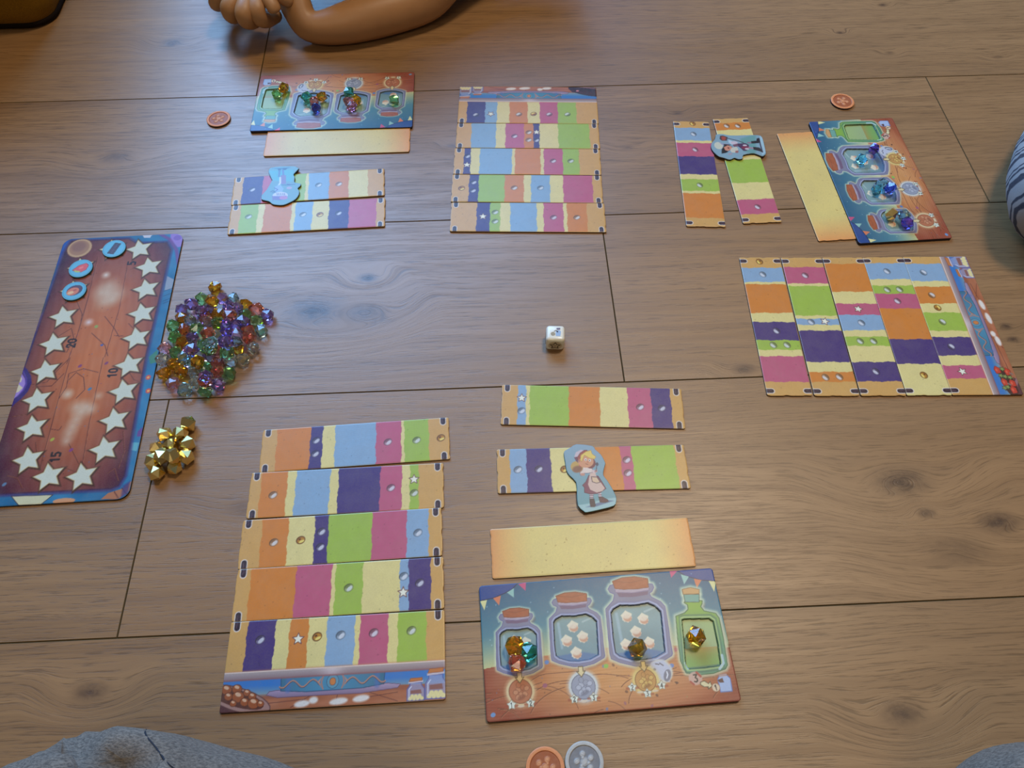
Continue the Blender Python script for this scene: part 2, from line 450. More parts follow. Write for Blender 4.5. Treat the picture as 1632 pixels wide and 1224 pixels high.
def strip(quad, zoom, mid, bxs, cols, icons, label, group, vertical=False, dz=0.0, res=.5, cat='game card', name='striped_card'):
    fr = Frame(quad, SL / 1000, SW / 1000, ST / 1000)
    zf = zoomer(fr, *zoom)
    seed = abs(hash((int(quad[0][0]), int(quad[0][1])))) % 9973 if False else int(quad[0][0] * 7 + quad[0][1] * 3) % 9973
    b, c, ic = to_strip(fr, zf, bxs, cols, icons, vertical, mid)
    me, ex = card_mesh(name, SL, SW, ST + dz, res, lambda ink: draw_strip(ink, b, c, ic, seed), wavy=.45, seed=seed)
    o = link(bpy.data.objects.new(name, me)); o.location = (fr.c[0], fr.c[1], 0); o.rotation_euler = (0, 0, fr.rz)
    link(bpy.data.objects.new('printed_face', ex[0]), o)
    return tag(o, label, cat, group)

Z1 = (340, 880, 4.08); Z2 = (340, 650, 4.08); ZA = (760, 600, 3.708); ZM = (350, 250, 5.628); ZB = (700, 120, 4.707)
ZT = (1060, 170, 6.12); ZR = (1160, 390, 4.896); ZS = (1390, 390, 4.896)
G1 = 'striped cards of the near left stack'
strip([(412.3, 752.5), (717.5, 731), (715.7, 666), (418, 685.5)], Z2, lin2(305, 280, 1535, 200), [408, 628, 708, 790, 1057, 1222, 1242, 1402], 'TOVCBPCGT',
      [('g', 668, 212), ('g', 662, 298), ('g', 1135, 222), ('g', 1322, 210), ('k', 1480, 195)],
      'top striped card of the near left column, gold gem printed at right end', G1)
strip([(390.7, 827), (708, 808), (707.6, 738), (400, 754)], Z2, lin2(225, 572, 1500, 505), [303, 475, 530, 755, 810, 1083, 1225, 1277, 1335], 'TOCBCVPCGT',
      [('g', 388, 567), ('g', 1155, 520), ('s', 1305, 465), ('g', 1305, 553)],
      'striped card second from top of the near left column, star on narrow green stripe', G1, dz=.05)
strip([(378, 907), (705.7, 885), (705.7, 810), (385.3, 829)], Z2, lin2(170, 890, 1492, 805), [308, 482, 655, 745, 1030, 1257, 1400], 'TOCVGPBT',
      [('g', 393, 875), ('k', 568, 860), ('g', 703, 805), ('g', 695, 905), ('g', 1330, 812)],
      'striped card third from top of the near left column, gold gem on cream stripe', G1, dz=.10)
strip([(368.7, 991), (707.6, 970), (708, 887), (377.3, 908)], Z1, lin2(135, 285, 1502, 200), [232, 530, 765, 790, 970, 1212, 1270, 1415], 'TOPCGCBVT',
      [('g', 880, 232), ('g', 1237, 157), ('s', 1235, 262), ('g', 1342, 200)],
      'fourth striped card down the near left column, wide orange and pink stripes at left', G1, dz=.15)
strip([(798.6, 676), (1091, 682), (1085.8, 619), (800.5, 615)], ZA, lin2(148, 168, 1215, 190), [240, 290, 312, 543, 728, 893, 1033, 1150], 'TBCGOCPVT',
      [('s', 265, 127), ('g', 264, 202), ('g', 965, 180), ('g', 1093, 187)],
      'striped card lying alone just below the die, star on narrow blue stripe', 'striped cards beside the near jar board')
strip([(793, 786), (1101, 778), (1089, 708.4), (792.4, 717)], ZA, lin2(120, 562, 1245, 535), [197, 295, 440, 640, 857, 925, 1182], 'TBVCOPGT',
      [('g', 243, 550), ('g', 366, 547), ('g', 886, 492), ('g', 893, 570), ('k', 518, 548)],
      'striped card under the blond baker standee, wide green stripe at right', 'striped cards beside the near jar board')
G2 = 'striped cards beside the far left jar board'
strip([(368.7, 325.5), (612.6, 312.5), (612.6, 269), (373, 283)], ZM, lin2(118, 305, 1478, 230), [205, 383, 560, 770, 798, 982, 1157, 1330], 'TVPGCBOCT',
      [('g', 292, 293), ('g', 888, 252), ('g', 1070, 243)],
      'striped card under the upside-down light blue standee at upper left', G2, res=.6)
strip([(361.5, 373.5), (613.9, 362), (614.7, 315.7), (368, 326)], ZM, lin2(85, 560, 1488, 500), [180, 338, 393, 640, 675, 830, 978, 1158, 1405], 'TGCOCBCVPT',
      [('g', 260, 537), ('g', 748, 517), ('k', 900, 518), ('g', 1067, 505)],
      'lower of two striped cards at upper left, wide pink stripe at right end', G2, dz=.08, res=.6)
G3 = 'striped cards of the far middle stack'
strip([(725.1, 236.2), (956.6, 236.2), (954.3, 196.5), (728, 196.5)], ZB, lin2(125, 455, 1205, 455), [240, 425, 497, 637, 707, 752, 893, 1128], 'TBCPOVCGT',
      [('g', 565, 457), ('g', 672, 428), ('g', 672, 485), ('s', 730, 427), ('g', 730, 487)],
      'second card down the far middle column, star on narrow stripe near centre', G3, dz=.05, res=.6)
strip([(721.2, 277.8), (959.2, 277.8), (956.6, 236.8), (724.4, 236.8)], ZB, lin2(110, 645, 1215, 645), [185, 235, 303, 545, 568, 760, 785, 927, 1050], 'TVCBCOCPGT',
      [('g', 212, 607), ('s', 208, 672), ('g', 855, 643), ('g', 987, 643)],
      'third card down the far middle column, star on narrow stripe at left end', G3, dz=.10, res=.6)
strip([(718.2, 322.4), (961, 322.4), (959, 278.9), (721.2, 278.9)], ZB, lin2(90, 850, 1225, 850), [222, 295, 490, 635, 688, 832, 930, 1152], 'TVGOCBCPT',
      [('k', 168, 848), ('g', 258, 803), ('g', 253, 865), ('g', 563, 845), ('g', 760, 845)],
      'fourth card down the far middle column, big pink stripe at right', G3, dz=.15, res=.6)
strip([(717.6, 369.6), (965, 369.6), (963.4, 323), (719.5, 323)], ZB, lin2(88, 1065, 1245, 1065), [280, 380, 457, 533, 732, 783, 933, 960, 1110], 'TVGCBCPCOT',
      [('s', 328, 1060), ('g', 420, 1028), ('g', 420, 1097), ('g', 858, 1067), ('g', 1033, 1067)],
      'striped card at the bottom of the far middle column, white star on dark stripe', G3, dz=.2, res=.6)
G4 = 'upright striped cards left of the far right jar board'
strip([(1073.9, 192.9), (1091.9, 361), (1154.8, 361), (1131.9, 193.7)], ZT, lin2(140, 262, 1170, 388), [207, 330, 353, 485, 660, 708, 822, 845, 1085], 'TBCPVCGCOT',
      [('k', 268, 165), ('g', 277, 267), ('g', 293, 418), ('g', 338, 765)],
      'upright striped card left of the dark haired standee, orange lower part', G4, True, res=.6)
strip([(1135.7, 189), (1184.5, 356.8), (1246, 352.7), (1192, 188)], ZT, lin2(110, 635, 1135, 950), [157, 225, 285, 400, 517, 740, 903, 1045], 'TOCBCGCPT',
      [('g', 600, 187), ('g', 708, 187), ('g', 902, 977)],
      'upright striped card lying under the dark haired standee, green middle and pink lower end', G4, True, res=.6)
G5 = 'upright striped cards of the right hand set'
strip([(1176.3, 409.4), (1223.3, 631), (1296.8, 630.6), (1242.7, 410.4)], ZR, lin2(95, 243, 1178, 490), [180, 290, 308, 532, 603, 745, 820, 870, 1070], 'TBCOCVGCPT',
      [('k', 247, 132), ('g', 273, 232), ('g', 380, 672), ('g', 355, 783), ('g', 462, 783)],
      'leftmost upright striped card of the right set, gold gem printed at its top', G5, True)
strip([(1243.5, 410.4), (1297.6, 631), (1371, 631), (1310, 410.4)], ZR, lin2(100, 570, 1178, 850), [175, 303, 322, 553, 578, 625, 670, 915, 992, 1070], 'TPCGCBCVCOT',
      [('g', 603, 240), ('g', 650, 603), ('s', 757, 598), ('g', 762, 1035), ('g', 870, 1032)],
      'second upright striped card from left in the right set, star on blue stripe', G5, True, dz=.05)
strip([(1310.8, 410.4), (1371.8, 631), (1444, 630.4), (1375, 410.2)], ZR, lin2(100, 900, 1178, 1220), [150, 367, 460, 548, 668, 718, 790, 915, 1067], 'TOCPBCGCVT',
      [('s', 1017, 502), ('g', 1042, 610), ('g', 1033, 753), ('g', 1137, 753), ('g', 1155, 990)],
      'third upright striped card from left in the right set, star on pink stripe', G5, True, dz=.1)
strip([(1375.8, 410), (1444.8, 630.6), (1516.6, 629.8), (1439, 409.4)], ZS, lin2(100, 85, 1175, 445), [145, 270, 318, 383, 498, 738, 930], 'TBCGPOVC',
      [('g', 115, 208), ('g', 117, 352), ('g', 213, 350), ('g', 197, 440), ('k', 403, 1018)],
      'fourth upright striped card from left in the right set, gold gem near bottom', G5, True, dz=.15)

# ------------------------------------------------------------------ plate cards (bottom layer of each cake, with the cake stand printed below)
BH = 63.6; VP = 27.2                       # card height and height at which the cake stripe starts
def jar_small(ink, x, y, w, h, nut=(232, 216, 150)):
    body = [(x - w * .5, y), (x + w * .5, y), (x + w * .5, y + h * .5), (x + w * .33, y + h * .68), (x + w * .33, y + h * .78), (x - w * .33, y + h * .78), (x - w * .33, y + h * .68), (x - w * .5, y + h * .5)]
    ink.poly(body, (150, 155, 190), .75, line=(88, 92, 150), lw=.6)
    ink.poly([(x - w * .3, y + h * .3), (x + w * .35, y + h * .3), (x + w * .3, y + h * .48), (x - w * .3, y + h * .45)], (140, 80, 66), .8)
    for k in range(7): ink.oval(x - w * .32 + w * .11 * k, y + h * (.10 + .09 * (k % 2)), w * .12, h * .08, nut, 1, k)
    ink.line([(x - w * .38, y + h * .1), (x - w * .38, y + h * .5), (x - w * .25, y + h * .62)], .6, (214, 218, 230))
    ink.poly([(x - w * .42, y + h * .76), (x + w * .42, y + h * .80), (x + w * .42, y + h * .88), (x - w * .42, y + h * .84)], (204, 188, 190))
    ink.poly([(x - w * .38, y + h * .84), (x + w * .36, y + h * .87), (x + w * .38, y + h * 1.0), (x - w * .30, y + h * .98)], (198, 118, 60), line=(150, 80, 44), lw=.4)

def draw_scene(ink, food, L=SL):
    X, Y = ink.X, ink.Y
    sky = lambda x, y: np.array([52, 120, 186]) + np.clip((17 - y) / 9, 0, 1)[:, None] * np.array([120, 50, -40])
    ink.poly([(0, 0), (L, 0), (L, VP), (0, VP)], sky, soft=.1)
    ink.poly([(0, 0), (L, 0), (L, 11), (118, 12), (60, 10.5), (30, 9.5), (0, 9)], lambda x, y: np.array([176, 104, 68]) + (fbm(x, y * 3, .12, 4) * 12)[:, None], soft=.5)
    ink.poly([(0, 7.5), (L, 8.5), (L, 11), (118, 12), (60, 11), (0, 10.5)], (150, 84, 62), .7, soft=1.2)
    for a in ([(50, 1), (66, 9.5)], [(82, 1), (83, 9)], [(103, 9), (126, 1)], [(20, 4), (60, 6)], [(96, 4), (126, 7)]): ink.line(a, .5, (112, 58, 46))
    for (x, y, w) in ((58, 3, 5.5), (66, 5, 3.2), (84, 3.2, 6.5), (100, 4.2, 6)):
        ink.oval(x, y, w, 2.3, (236, 228, 214), .95, .1, 1.6)
    # foot of the stand
    ink.poly([(32, 10.2), (40, 8.2), (100, 7.8), (126, 10.0), (128, 12.4), (118, 13.6), (44, 13.4), (34, 12.6)], lambda x, y: np.array([152, 128, 150]) + ((y - 10) * 7)[:, None], line=(98, 68, 92), lw=.4)
    # drum
    drum = lambda x, y: np.array([62, 118, 142]) + (22 * np.cos((x - 78) * .05))[:, None] * np.array([.6, 1, 1.1])
    ink.poly([(42, 12.5), (60, 11.0), (100, 11.2), (116, 13.2), (116.5, 22), (41.5, 22)], drum, line=(36, 70, 100), lw=.5)
    for x in (47, 111): ink.line([(x, 12.5), (x, 21.5)], 3.4, (80, 112, 170), .6, 2)
    for sgn in (1, -1):
        pts = [(79 + sgn * (9 + t * 29), 16.8 + 2.3 * sin(t * 2 * pi * 2.0 - .7)) for t in np.linspace(0, 1, 40)]
        ink.line(pts, 1.0, (186, 134, 112)); ink.line([(a, b - .7) for a, b in pts], .35, (64, 52, 70))
        ink.line([(79 + sgn * (6 + 2 * cos(t)), 16.8 + 5.0 * t / 1.3) for t in np.linspace(-1.2, 1.2, 12)], 1.0, (178, 128, 112))
        ink.poly([(79 + sgn * 8, 13), (79 + sgn * 9.6, 16.8), (79 + sgn * 8, 20.4), (79 + sgn * 11, 17.2)], (196, 140, 116))
    ink.oval(79, 17.0, 4.3, 4.8, (98, 152, 168), line=(60, 88, 112)); ink.oval(79, 16.9, 2.2, 2.6, (210, 128, 66), line=(120, 78, 70))
    # plate rim
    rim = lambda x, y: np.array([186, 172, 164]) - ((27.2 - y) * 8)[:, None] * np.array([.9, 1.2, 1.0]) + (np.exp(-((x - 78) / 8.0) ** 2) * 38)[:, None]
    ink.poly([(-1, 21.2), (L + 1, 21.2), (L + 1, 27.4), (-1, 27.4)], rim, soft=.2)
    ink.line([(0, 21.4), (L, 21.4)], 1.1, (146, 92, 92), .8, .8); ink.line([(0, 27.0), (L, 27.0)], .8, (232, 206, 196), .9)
    # jars at the right end
    jar_small(ink, 139, .5, 12.5, 15.5); jar_small(ink, 153.5, 1, 15, 21)
    # food at the left end
    if food == 'nuts':
        ink.oval(12, 8.5, 25, 7.6, (168, 124, 110), 1, -.33, line=(98, 58, 56), lw=.7)
        ink.oval(10.5, 9.6, 21.5, 5.6, (92, 44, 34), 1, -.33)
        ink.poly([(-1, 6), (8, 1.5), (20, -2), (-1, -2)], (88, 46, 48))
        r = np.random.RandomState(3)
        for (x, y, s_) in ((3, 15.5, 4), (10.5, 15.6, 3.8), (5, 10.8, 3.2), (12, 10.2, 4.6), (18, 12.6, 2.8), (17, 6.5, 3.4), (22, 10, 3), (23.5, 5.2, 4.4), (28.5, 4.6, 2.6), (9, 6, 2.6)):
            ink.oval(x, y, s_ * .95, s_ * .8, (160, 80, 38), 1, -.3, line=(92, 42, 24), lw=.4); ink.oval(x - .2, y + s_ * .35, s_ * .5, s_ * .28, (226, 178, 140), .95, -.4)
    elif food == 'berries':
        ink.poly([(-1, -1), (16, -1), (18, 3), (12, 4.4), (-1, 7)], (96, 56, 58)); ink.line([(18, -1), (10, 3.4), (-1, 6)], 2.6, (160, 112, 110))
        ink.oval(12, 9, 15, 6, (70, 38, 32), 1, .1)
        for (x, y, a) in ((26, 14.6, .2), (24, 6, .1), (13, 12.4, .2), (12, 5.6, .0), (5, 7, .2)):
            ink.poly([(x - 4, y + 2), (x + 1, y + 3), (x + 4.5, y + 1.0), (x + 2, y - 2.4), (x - 3, y - 2.6)], (206, 62, 40), line=(120, 30, 30), lw=.4); ink.oval(x, y + .8, 1.6, .9, (232, 110, 80), .8)
        for (x, y) in ((20, 13.5), (19, 10), (8, 11.4), (7, 14.5), (18, 6), (27, 10)): ink.star(x, y, 2.9, (140, 152, 82), (60, 66, 34), .7, .4)
        for (x, y) in ((22, 3.5), (11, 9)): ink.oval(x, y, 2.0, 1.0, (140, 116, 100), .9, .9)
    else:
        ink.oval(10, 7, 23, 8, (60, 30, 40), 1, -.25, line=(30, 14, 24), lw=.7)
        r = np.random.RandomState(5)
        for k in range(16):
            x, y = r.rand() * 28, 3 + r.rand() * 10 - 0
            ink.oval(x, min(y, 15 - x * .3), 3, 2.2, (44 + 30 * r.rand(), 20, 30), 1, r.rand() * 3, line=(22, 8, 14), lw=.3)
        ink.oval(22, 7, 1.8, 1.3, (214, 130, 130), 1); ink.line([(0, 3), (18, 0)], 1.4, (150, 104, 104))

def plate_card(quad, zoom, mid, bxs, cols, icons, food, label, vertical=False, res=.5, dz=0.0):
    fr = Frame(quad, SL / 1000, BH / 1000, ST / 1000); zf = zoomer(fr, *zoom)
    b, c, ic = to_strip(fr, zf, bxs, cols, icons, vertical, mid); seed = int(quad[0][0]) % 997
    def paint(ink):
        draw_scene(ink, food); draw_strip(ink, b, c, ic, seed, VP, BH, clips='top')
        ink.line([(0, VP), (SL, VP)], 1.4, (200, 130, 90), .6, 1.4)
        ink.line([(0, VP - .5), (SL, VP - .5)], .7, (234, 214, 200), .9)
    me, ex = card_mesh('plate_card', SL, BH, ST + dz, res, paint, wavy=.0, seed=seed)
    o = link(bpy.data.objects.new('plate_card', me)); o.location = (fr.c[0], fr.c[1], 0); o.rotation_euler = (0, 0, fr.rz)
    link(bpy.data.objects.new('printed_face', ex[0]), o)
    return tag(o, label, 'game card', 'cards with the printed cake stand')
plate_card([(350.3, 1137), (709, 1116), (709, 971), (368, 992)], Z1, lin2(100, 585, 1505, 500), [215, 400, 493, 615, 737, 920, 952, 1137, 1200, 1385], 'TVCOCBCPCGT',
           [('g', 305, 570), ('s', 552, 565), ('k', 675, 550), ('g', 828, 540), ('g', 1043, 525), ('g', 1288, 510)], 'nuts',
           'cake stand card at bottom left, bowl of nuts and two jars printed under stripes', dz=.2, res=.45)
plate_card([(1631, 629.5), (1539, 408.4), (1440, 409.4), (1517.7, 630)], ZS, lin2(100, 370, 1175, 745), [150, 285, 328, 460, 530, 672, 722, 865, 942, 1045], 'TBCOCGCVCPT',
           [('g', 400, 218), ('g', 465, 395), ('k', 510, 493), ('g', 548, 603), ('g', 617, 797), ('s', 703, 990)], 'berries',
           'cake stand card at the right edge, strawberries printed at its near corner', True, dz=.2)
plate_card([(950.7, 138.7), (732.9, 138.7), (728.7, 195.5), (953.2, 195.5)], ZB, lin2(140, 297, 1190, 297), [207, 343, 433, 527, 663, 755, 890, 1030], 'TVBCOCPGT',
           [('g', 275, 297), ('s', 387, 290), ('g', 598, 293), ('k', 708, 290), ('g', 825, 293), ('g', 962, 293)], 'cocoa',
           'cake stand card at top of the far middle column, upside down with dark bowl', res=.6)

# plain backs of cards
def cream_card(quad, label, res=.7):
    fr = Frame(quad, SL / 1000, SW / 1000, ST / 1000); seed = int(quad[0][0]) % 991
    def paint(ink):
        X, Y = ink.X, ink.Y; e = np.clip(1 - np.minimum(X, SL - X) / 34, 0, 1) ** 1.3
        t = np.clip(.5 + .5 * fbm(X, Y, .06, seed), 0, 1)
        ink.C[:] = np.array([226, 202, 122]) + e[:, None] * np.array([6, -44, -32]) + (t * 12 - 6)[:, None] * np.array([1, 1, .4])
        r = np.random.RandomState(seed)
        for k in range(60):
            ink.oval(r.rand() * SL, r.rand() * SW, .25 + .5 * r.rand() ** 2, .25 + .4 * r.rand() ** 2, (150, 112, 50), .3 + .6 * r.rand(), r.rand() * 3)
        for yy in (0, SW): ink.line([(0, yy), (SL, yy)], .35, (244, 230, 170), .5, .4)
    me, ex = card_mesh('face_down_card', SL, SW, ST - .1, res, paint, wavy=.4, seed=seed)
    o = link(bpy.data.objects.new('face_down_card', me)); o.location = (fr.c[0], fr.c[1], 0); o.rotation_euler = (0, 0, fr.rz)
    link(bpy.data.objects.new('printed_face', ex[0]), o)
    return tag(o, label, 'game card', 'plain sponge coloured cards beside the jar boards')
cream_card([(784, 922), (1111.4, 901.5), (1097, 826), (779.4, 842.7)], 'plain cream card directly above the near jar board')
cream_card([(420, 248.5), (652.5, 242.3), (654.5, 202.5), (425.5, 207.5)], 'plain cream card below the far left jar board')
cream_card([(1239, 212.8), (1303.6, 384.5), (1366, 381), (1294.8, 208.5)], 'plain cream card left of the far right jar board')

# ------------------------------------------------------------------ jar boards
JL, JW, JT = 182.2, 96.9, 3.4
JQ = [(776, 1152), (1180.7, 1116), (1136, 905.7), (763, 934)]
FJ = Frame(JQ, JL / 1000, JW / 1000, JT / 1000)
J = zoomer(FJ, 750, 890, 3.627); R2 = zoomer(FJ, 950, 900, 6.8); R3 = zoomer(FJ, 1060, 920, 6.44)
def Q(f, pts): return [f(*p) for p in pts]
BODY3 = Q(R2, [(105, 480), (185, 390), (200, 320), (150, 300), (130, 265), (150, 225), (185, 215), (565, 205), (610, 210), (625, 245), (605, 290), (575, 310), (600, 350), (700, 400), (745, 450), (775, 620), (800, 800), (828, 960), (820, 985), (700, 1060), (560, 1100), (430, 1100), (260, 1060), (165, 1020), (150, 960), (130, 750)])
CAV3 = Q(R2, [(165, 520), (190, 480), (260, 440), (420, 440), (560, 415), (640, 450), (700, 510), (720, 700), (745, 940), (640, 1000), (500, 1025), (380, 1020), (260, 985), (215, 950), (190, 800)])
CORK3 = Q(R2, [(175, 180), (280, 140), (420, 128), (560, 150), (568, 245), (450, 262), (300, 268), (205, 260)])
RIM3 = Q(R2, [(205, 265), (400, 270), (570, 248), (575, 275), (400, 305), (210, 300)])
NECK3 = Q(R2, [(225, 305), (400, 308), (565, 285), (560, 325), (400, 350), (250, 350)])
WATER3 = Q(R2, [(225, 960), (400, 925), (560, 905), (735, 935), (640, 1000), (500, 1025), (380, 1020), (260, 985)])
NUT3 = Q(R2, [(335, 565), (515, 590), (437, 730), (330, 870), (580, 850)])
def bb(pts): a = np.array(pts); return a[:, 0].min(), a[:, 1].min(), a[:, 0].max(), a[:, 1].max()
ALL3 = bb(BODY3 + CORK3)
def jar_map(L0, T0, R0, B0):
    """mapping of the largest jar onto another, given left, top, right, bottom zoom pixels"""
    xl = J(L0, (T0 + B0) / 2)[0]; xr = J(R0, (T0 + B0) / 2 + 40)[0]; yt = J((L0 + R0) / 2 - 20, T0)[1]; yb = J((L0 + R0) / 2, B0)[1]
    def f(p): return (xl + (p[0] - ALL3[0]) / (ALL3[2] - ALL3[0]) * (xr - xl), yb + (p[1] - ALL3[1]) / (ALL3[3] - ALL3[1]) * (yt - yb))
    return f
JM = [jar_map(142, 287, 410, 680), jar_map(450, 195, 765, 628), lambda p: p]
CAVB = Q(R3, [(175, 440), (200, 430), (450, 425), (495, 455), (540, 680), (570, 900), (400, 925), (240, 935), (215, 900), (195, 640)])
RECESS = [[m(p) for p in CAV3] for m in JM] + [CAVB]

def jar_paint(ink):
    X, Y = ink.X, ink.Y
    hz = [J(x, y) for x, y in ((-20, 655), (75, 640), (440, 560), (790, 515), (1170, 503), (1500, 515), (1700, 535))]
    yh = np.interp(X, [p[0] for p in hz], [p[1] for p in hz])
    t = np.clip((Y - yh) / 22, 0, 1)[:, None]; t2 = np.clip((Y - yh - 20) / 36, 0, 1)[:, None]
    ink.C[:] = np.array([200, 198, 138]) * (1 - t) + np.array([84, 136, 144]) * t
    ink.C[:] = ink.C * (1 - t2) + np.array([40, 94, 122]) * t2
    tb = Y < yh
    ed = np.clip(np.hypot((X - 95) / 95, (Y - 26) / 40), 0, 1)[:, None] ** 2
    tab = np.array([212, 148, 88]) * (1 - ed) + np.array([152, 72, 48]) * ed + (fbm(X * .35, Y * 2.2, .3, 2) * 9)[:, None] + (np.sin(Y * 3.1 + 2 * np.sin(X * .12)) * 4)[:, None]
    ink.C[tb] = tab[tb]
    r = np.random.RandomState(11)
    for k in range(30):
        cx, cy, R, a0 = r.rand() * JL, r.rand() * 16 - 6, 8 + r.rand() * 26, r.rand() * 2.2
        pts = [(cx + R * 1.3 * cos(a), min(cy + R * .8 * sin(a), 29)) for a in np.linspace(a0, a0 + 1.0, 9)]
        ink.line(pts, .55, (104, 54, 36), .85); ink.line([(a + .4, b - .4) for a, b in pts], .3, (216, 152, 104), .5)
    for k in range(46):
        cx, cy = r.rand() * JL, r.rand() * 34
        c = [(96, 56, 44), (104, 120, 160), (150, 90, 110), (130, 160, 90), (90, 50, 40)][k % 5]
        if k % 4 == 0: ink.oval(cx, cy, 1.2, .9, c, .7, r.rand() * 3)
        else: ink.oval(cx, cy, .45, .3, c, .8, r.rand() * 3)
    for (x, y, c) in ((130, 905, (110, 150, 190)), (440, 600, (90, 130, 180)), (783, 622, (140, 190, 80)), (1185, 527, (170, 60, 70)), (1162, 620, (100, 130, 180)), (430, 735, (160, 90, 110))):
        ink.oval(*J(x, y), 1.8, 1.5, c, 1, .3, .4)
    # bunting
    for pts in ([(40, 140), (270, 138), (240, 180), (130, 230), (40, 248)], [(1190, 60), (1410, 40), (1425, 130), (1330, 125), (1240, 100)]):
        ink.poly(Q(J, pts), (34, 72, 134), line=None)
    ink.line(Q(J, [(45, 247), (130, 230), (200, 200), (240, 178), (275, 140)]), .6, (24, 30, 60)); ink.line(Q(J, [(1185, 65), (1240, 100), (1330, 125), (1420, 132)]), .6, (24, 30, 60))
    for pts, c in (([(55, 248), (95, 240), (80, 300)], (226, 218, 150)), ([(130, 230), (175, 215), (165, 272)], (220, 126, 86)), ([(210, 197), (250, 172), (250, 226)], (150, 196, 180)),
                   ([(275, 148), (320, 138), (318, 188)], (206, 80, 120)), ([(1150, 74), (1198, 68), (1160, 112)], (206, 80, 120)), ([(1215, 92), (1262, 105), (1235, 150)], (150, 196, 180)),
                   ([(1290, 117), (1335, 125), (1308, 172)], (220, 126, 86)), ([(1376, 130), (1419, 133), (1408, 192)], (226, 218, 150))):
        ink.poly(Q(J, pts), c)
    for k in range(30):
        x, y = r.rand() * JL, 52 + r.rand() * 44; ink.oval(x, y, .5, .5, (190, 214, 214), .5)
    # jars
    for n, m in enumerate(JM):
        body = [m(p) for p in BODY3]; cav = [m(p) for p in CAV3]; cork = [m(p) for p in CORK3]
        sc = (bb(body)[2] - bb(body)[0]) / (bb(BODY3)[2] - bb(BODY3)[0])
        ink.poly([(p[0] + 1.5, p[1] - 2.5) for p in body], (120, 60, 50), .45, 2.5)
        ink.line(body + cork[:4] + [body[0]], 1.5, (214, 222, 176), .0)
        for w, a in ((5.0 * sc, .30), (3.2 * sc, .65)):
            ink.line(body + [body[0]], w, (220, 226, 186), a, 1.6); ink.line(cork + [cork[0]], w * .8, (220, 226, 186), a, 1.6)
        ink.poly(body, lambda x, y: np.array([130, 130, 148]) + (fbm(x, y, .1, 8) * 8)[:, None], line=(100, 102, 148), lw=.6)
        mid = [(p[0] * .5 + q[0] * .5, p[1] * .5 + q[1] * .5) for p, q in zip(*[[m(p) for p in CAV3]] * 2)]
        c0 = np.mean(cav, 0)
        for s_, w, c, a in ((1.13, 1.5, (112, 114, 150), .6), (1.07, 1.1, (176, 190, 216), .9), (1.03, .8, (84, 90, 118), .7)):
            ink.line([tuple(c0 + (np.array(p) - c0) * s_) for p in cav + [cav[0]]], w * sc, c, a, .7)
        bx = bb(cav)
        ink.poly(cav, lambda x, y: np.array([106, 142, 148]) + np.clip((y - bx[1]) / (bx[3] - bx[1]), 0, 1)[:, None] * np.array([28, 22, 10]) + (fbm(x, y, .14, 5) * 7)[:, None], line=(52, 70, 82), lw=.65 * sc)
        ink.poly([m(p) for p in WATER3], (76, 118, 158), .9, 1.2)
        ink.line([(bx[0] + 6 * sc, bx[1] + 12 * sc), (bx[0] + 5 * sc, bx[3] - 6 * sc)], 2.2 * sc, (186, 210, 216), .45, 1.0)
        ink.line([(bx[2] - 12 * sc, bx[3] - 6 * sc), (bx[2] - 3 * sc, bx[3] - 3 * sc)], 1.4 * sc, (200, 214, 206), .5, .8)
        ink.poly([m(p) for p in NECK3], (116, 92, 116)); ink.poly([m(p) for p in RIM3], (178, 160, 170), line=(128, 112, 140), lw=.5)
        ink.line([m(p) for p in RIM3[:3]], .6, (214, 202, 202), .8)
        ink.poly(cork, lambda x, y: np.array([172, 92, 56]) + (fbm(x, y * 2, .5, 6) * 8)[:, None], line=(122, 66, 46), lw=.5)
        ink.line([cork[0], tuple(np.array(cork[0]) * .5 + np.array(cork[3]) * .5 - np.array((0, 2.2 * sc))), cork[3]], .4, (140, 74, 50))
    nuts = [(p, 4.1) for p in NUT3] + [(J(*p), 4.1) for p in ((593, 395), (557, 478), (650, 455), (613, 548))] + [(J(*p), 4.0) for p in ((255, 480), (320, 490), (262, 600))]
    for (x, y), s_ in nuts:
        ink.star(x, y + .7, s_ * 1.12, (232, 222, 188), None, .4, inner=.78); ink.star(x, y, s_, (232, 220, 190), None, 1.1, inner=.82)
        ink.oval(x + .5, y - .6, s_ * .78, s_ * .66, (204, 146, 116), .9, -.2, .9); ink.oval(x, y + .9, s_ * .75, s_ * .5, (236, 222, 192), .85, 0, 1.2)
    # bottle
    bot = Q(R3, [(110, 400), (200, 365), (235, 330), (230, 285), (195, 260), (210, 240), (380, 240), (380, 270), (365, 300), (400, 345), (520, 370), (555, 420), (600, 640), (640, 900), (620, 940), (500, 985), (330, 1005), (215, 980), (160, 860), (130, 640)])
    cork = Q(R3, [(175, 125), (260, 105), (350, 125), (350, 170), (185, 175)]); nk = Q(R3, [(190, 175), (350, 175), (350, 255), (205, 255)])
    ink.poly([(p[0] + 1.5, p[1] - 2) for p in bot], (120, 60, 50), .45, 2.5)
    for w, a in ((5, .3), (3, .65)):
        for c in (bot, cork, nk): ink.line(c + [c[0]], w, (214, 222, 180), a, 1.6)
    b_ = bb(bot)
    ink.poly(bot, lambda x, y: np.array([86, 150, 116]) + np.clip((y - b_[1] - 18) / 30, 0, 1)[:, None] * np.array([50, 26, -46]), line=(60, 110, 70), lw=.7)
    c0 = np.mean(CAVB, 0)
    for s_, w, c, a in ((1.16, 1.6, (60, 110, 90), .6), (1.08, 1.2, (176, 206, 130), .8), (1.03, .8, (54, 84, 50), .8)):
        ink.line([tuple(c0 + (np.array(p) - c0) * s_) for p in CAVB + [CAVB[0]]], w, c, a, .7)
    yl = R3(380, 715)[1]; yb = R3(380, 900)[1]
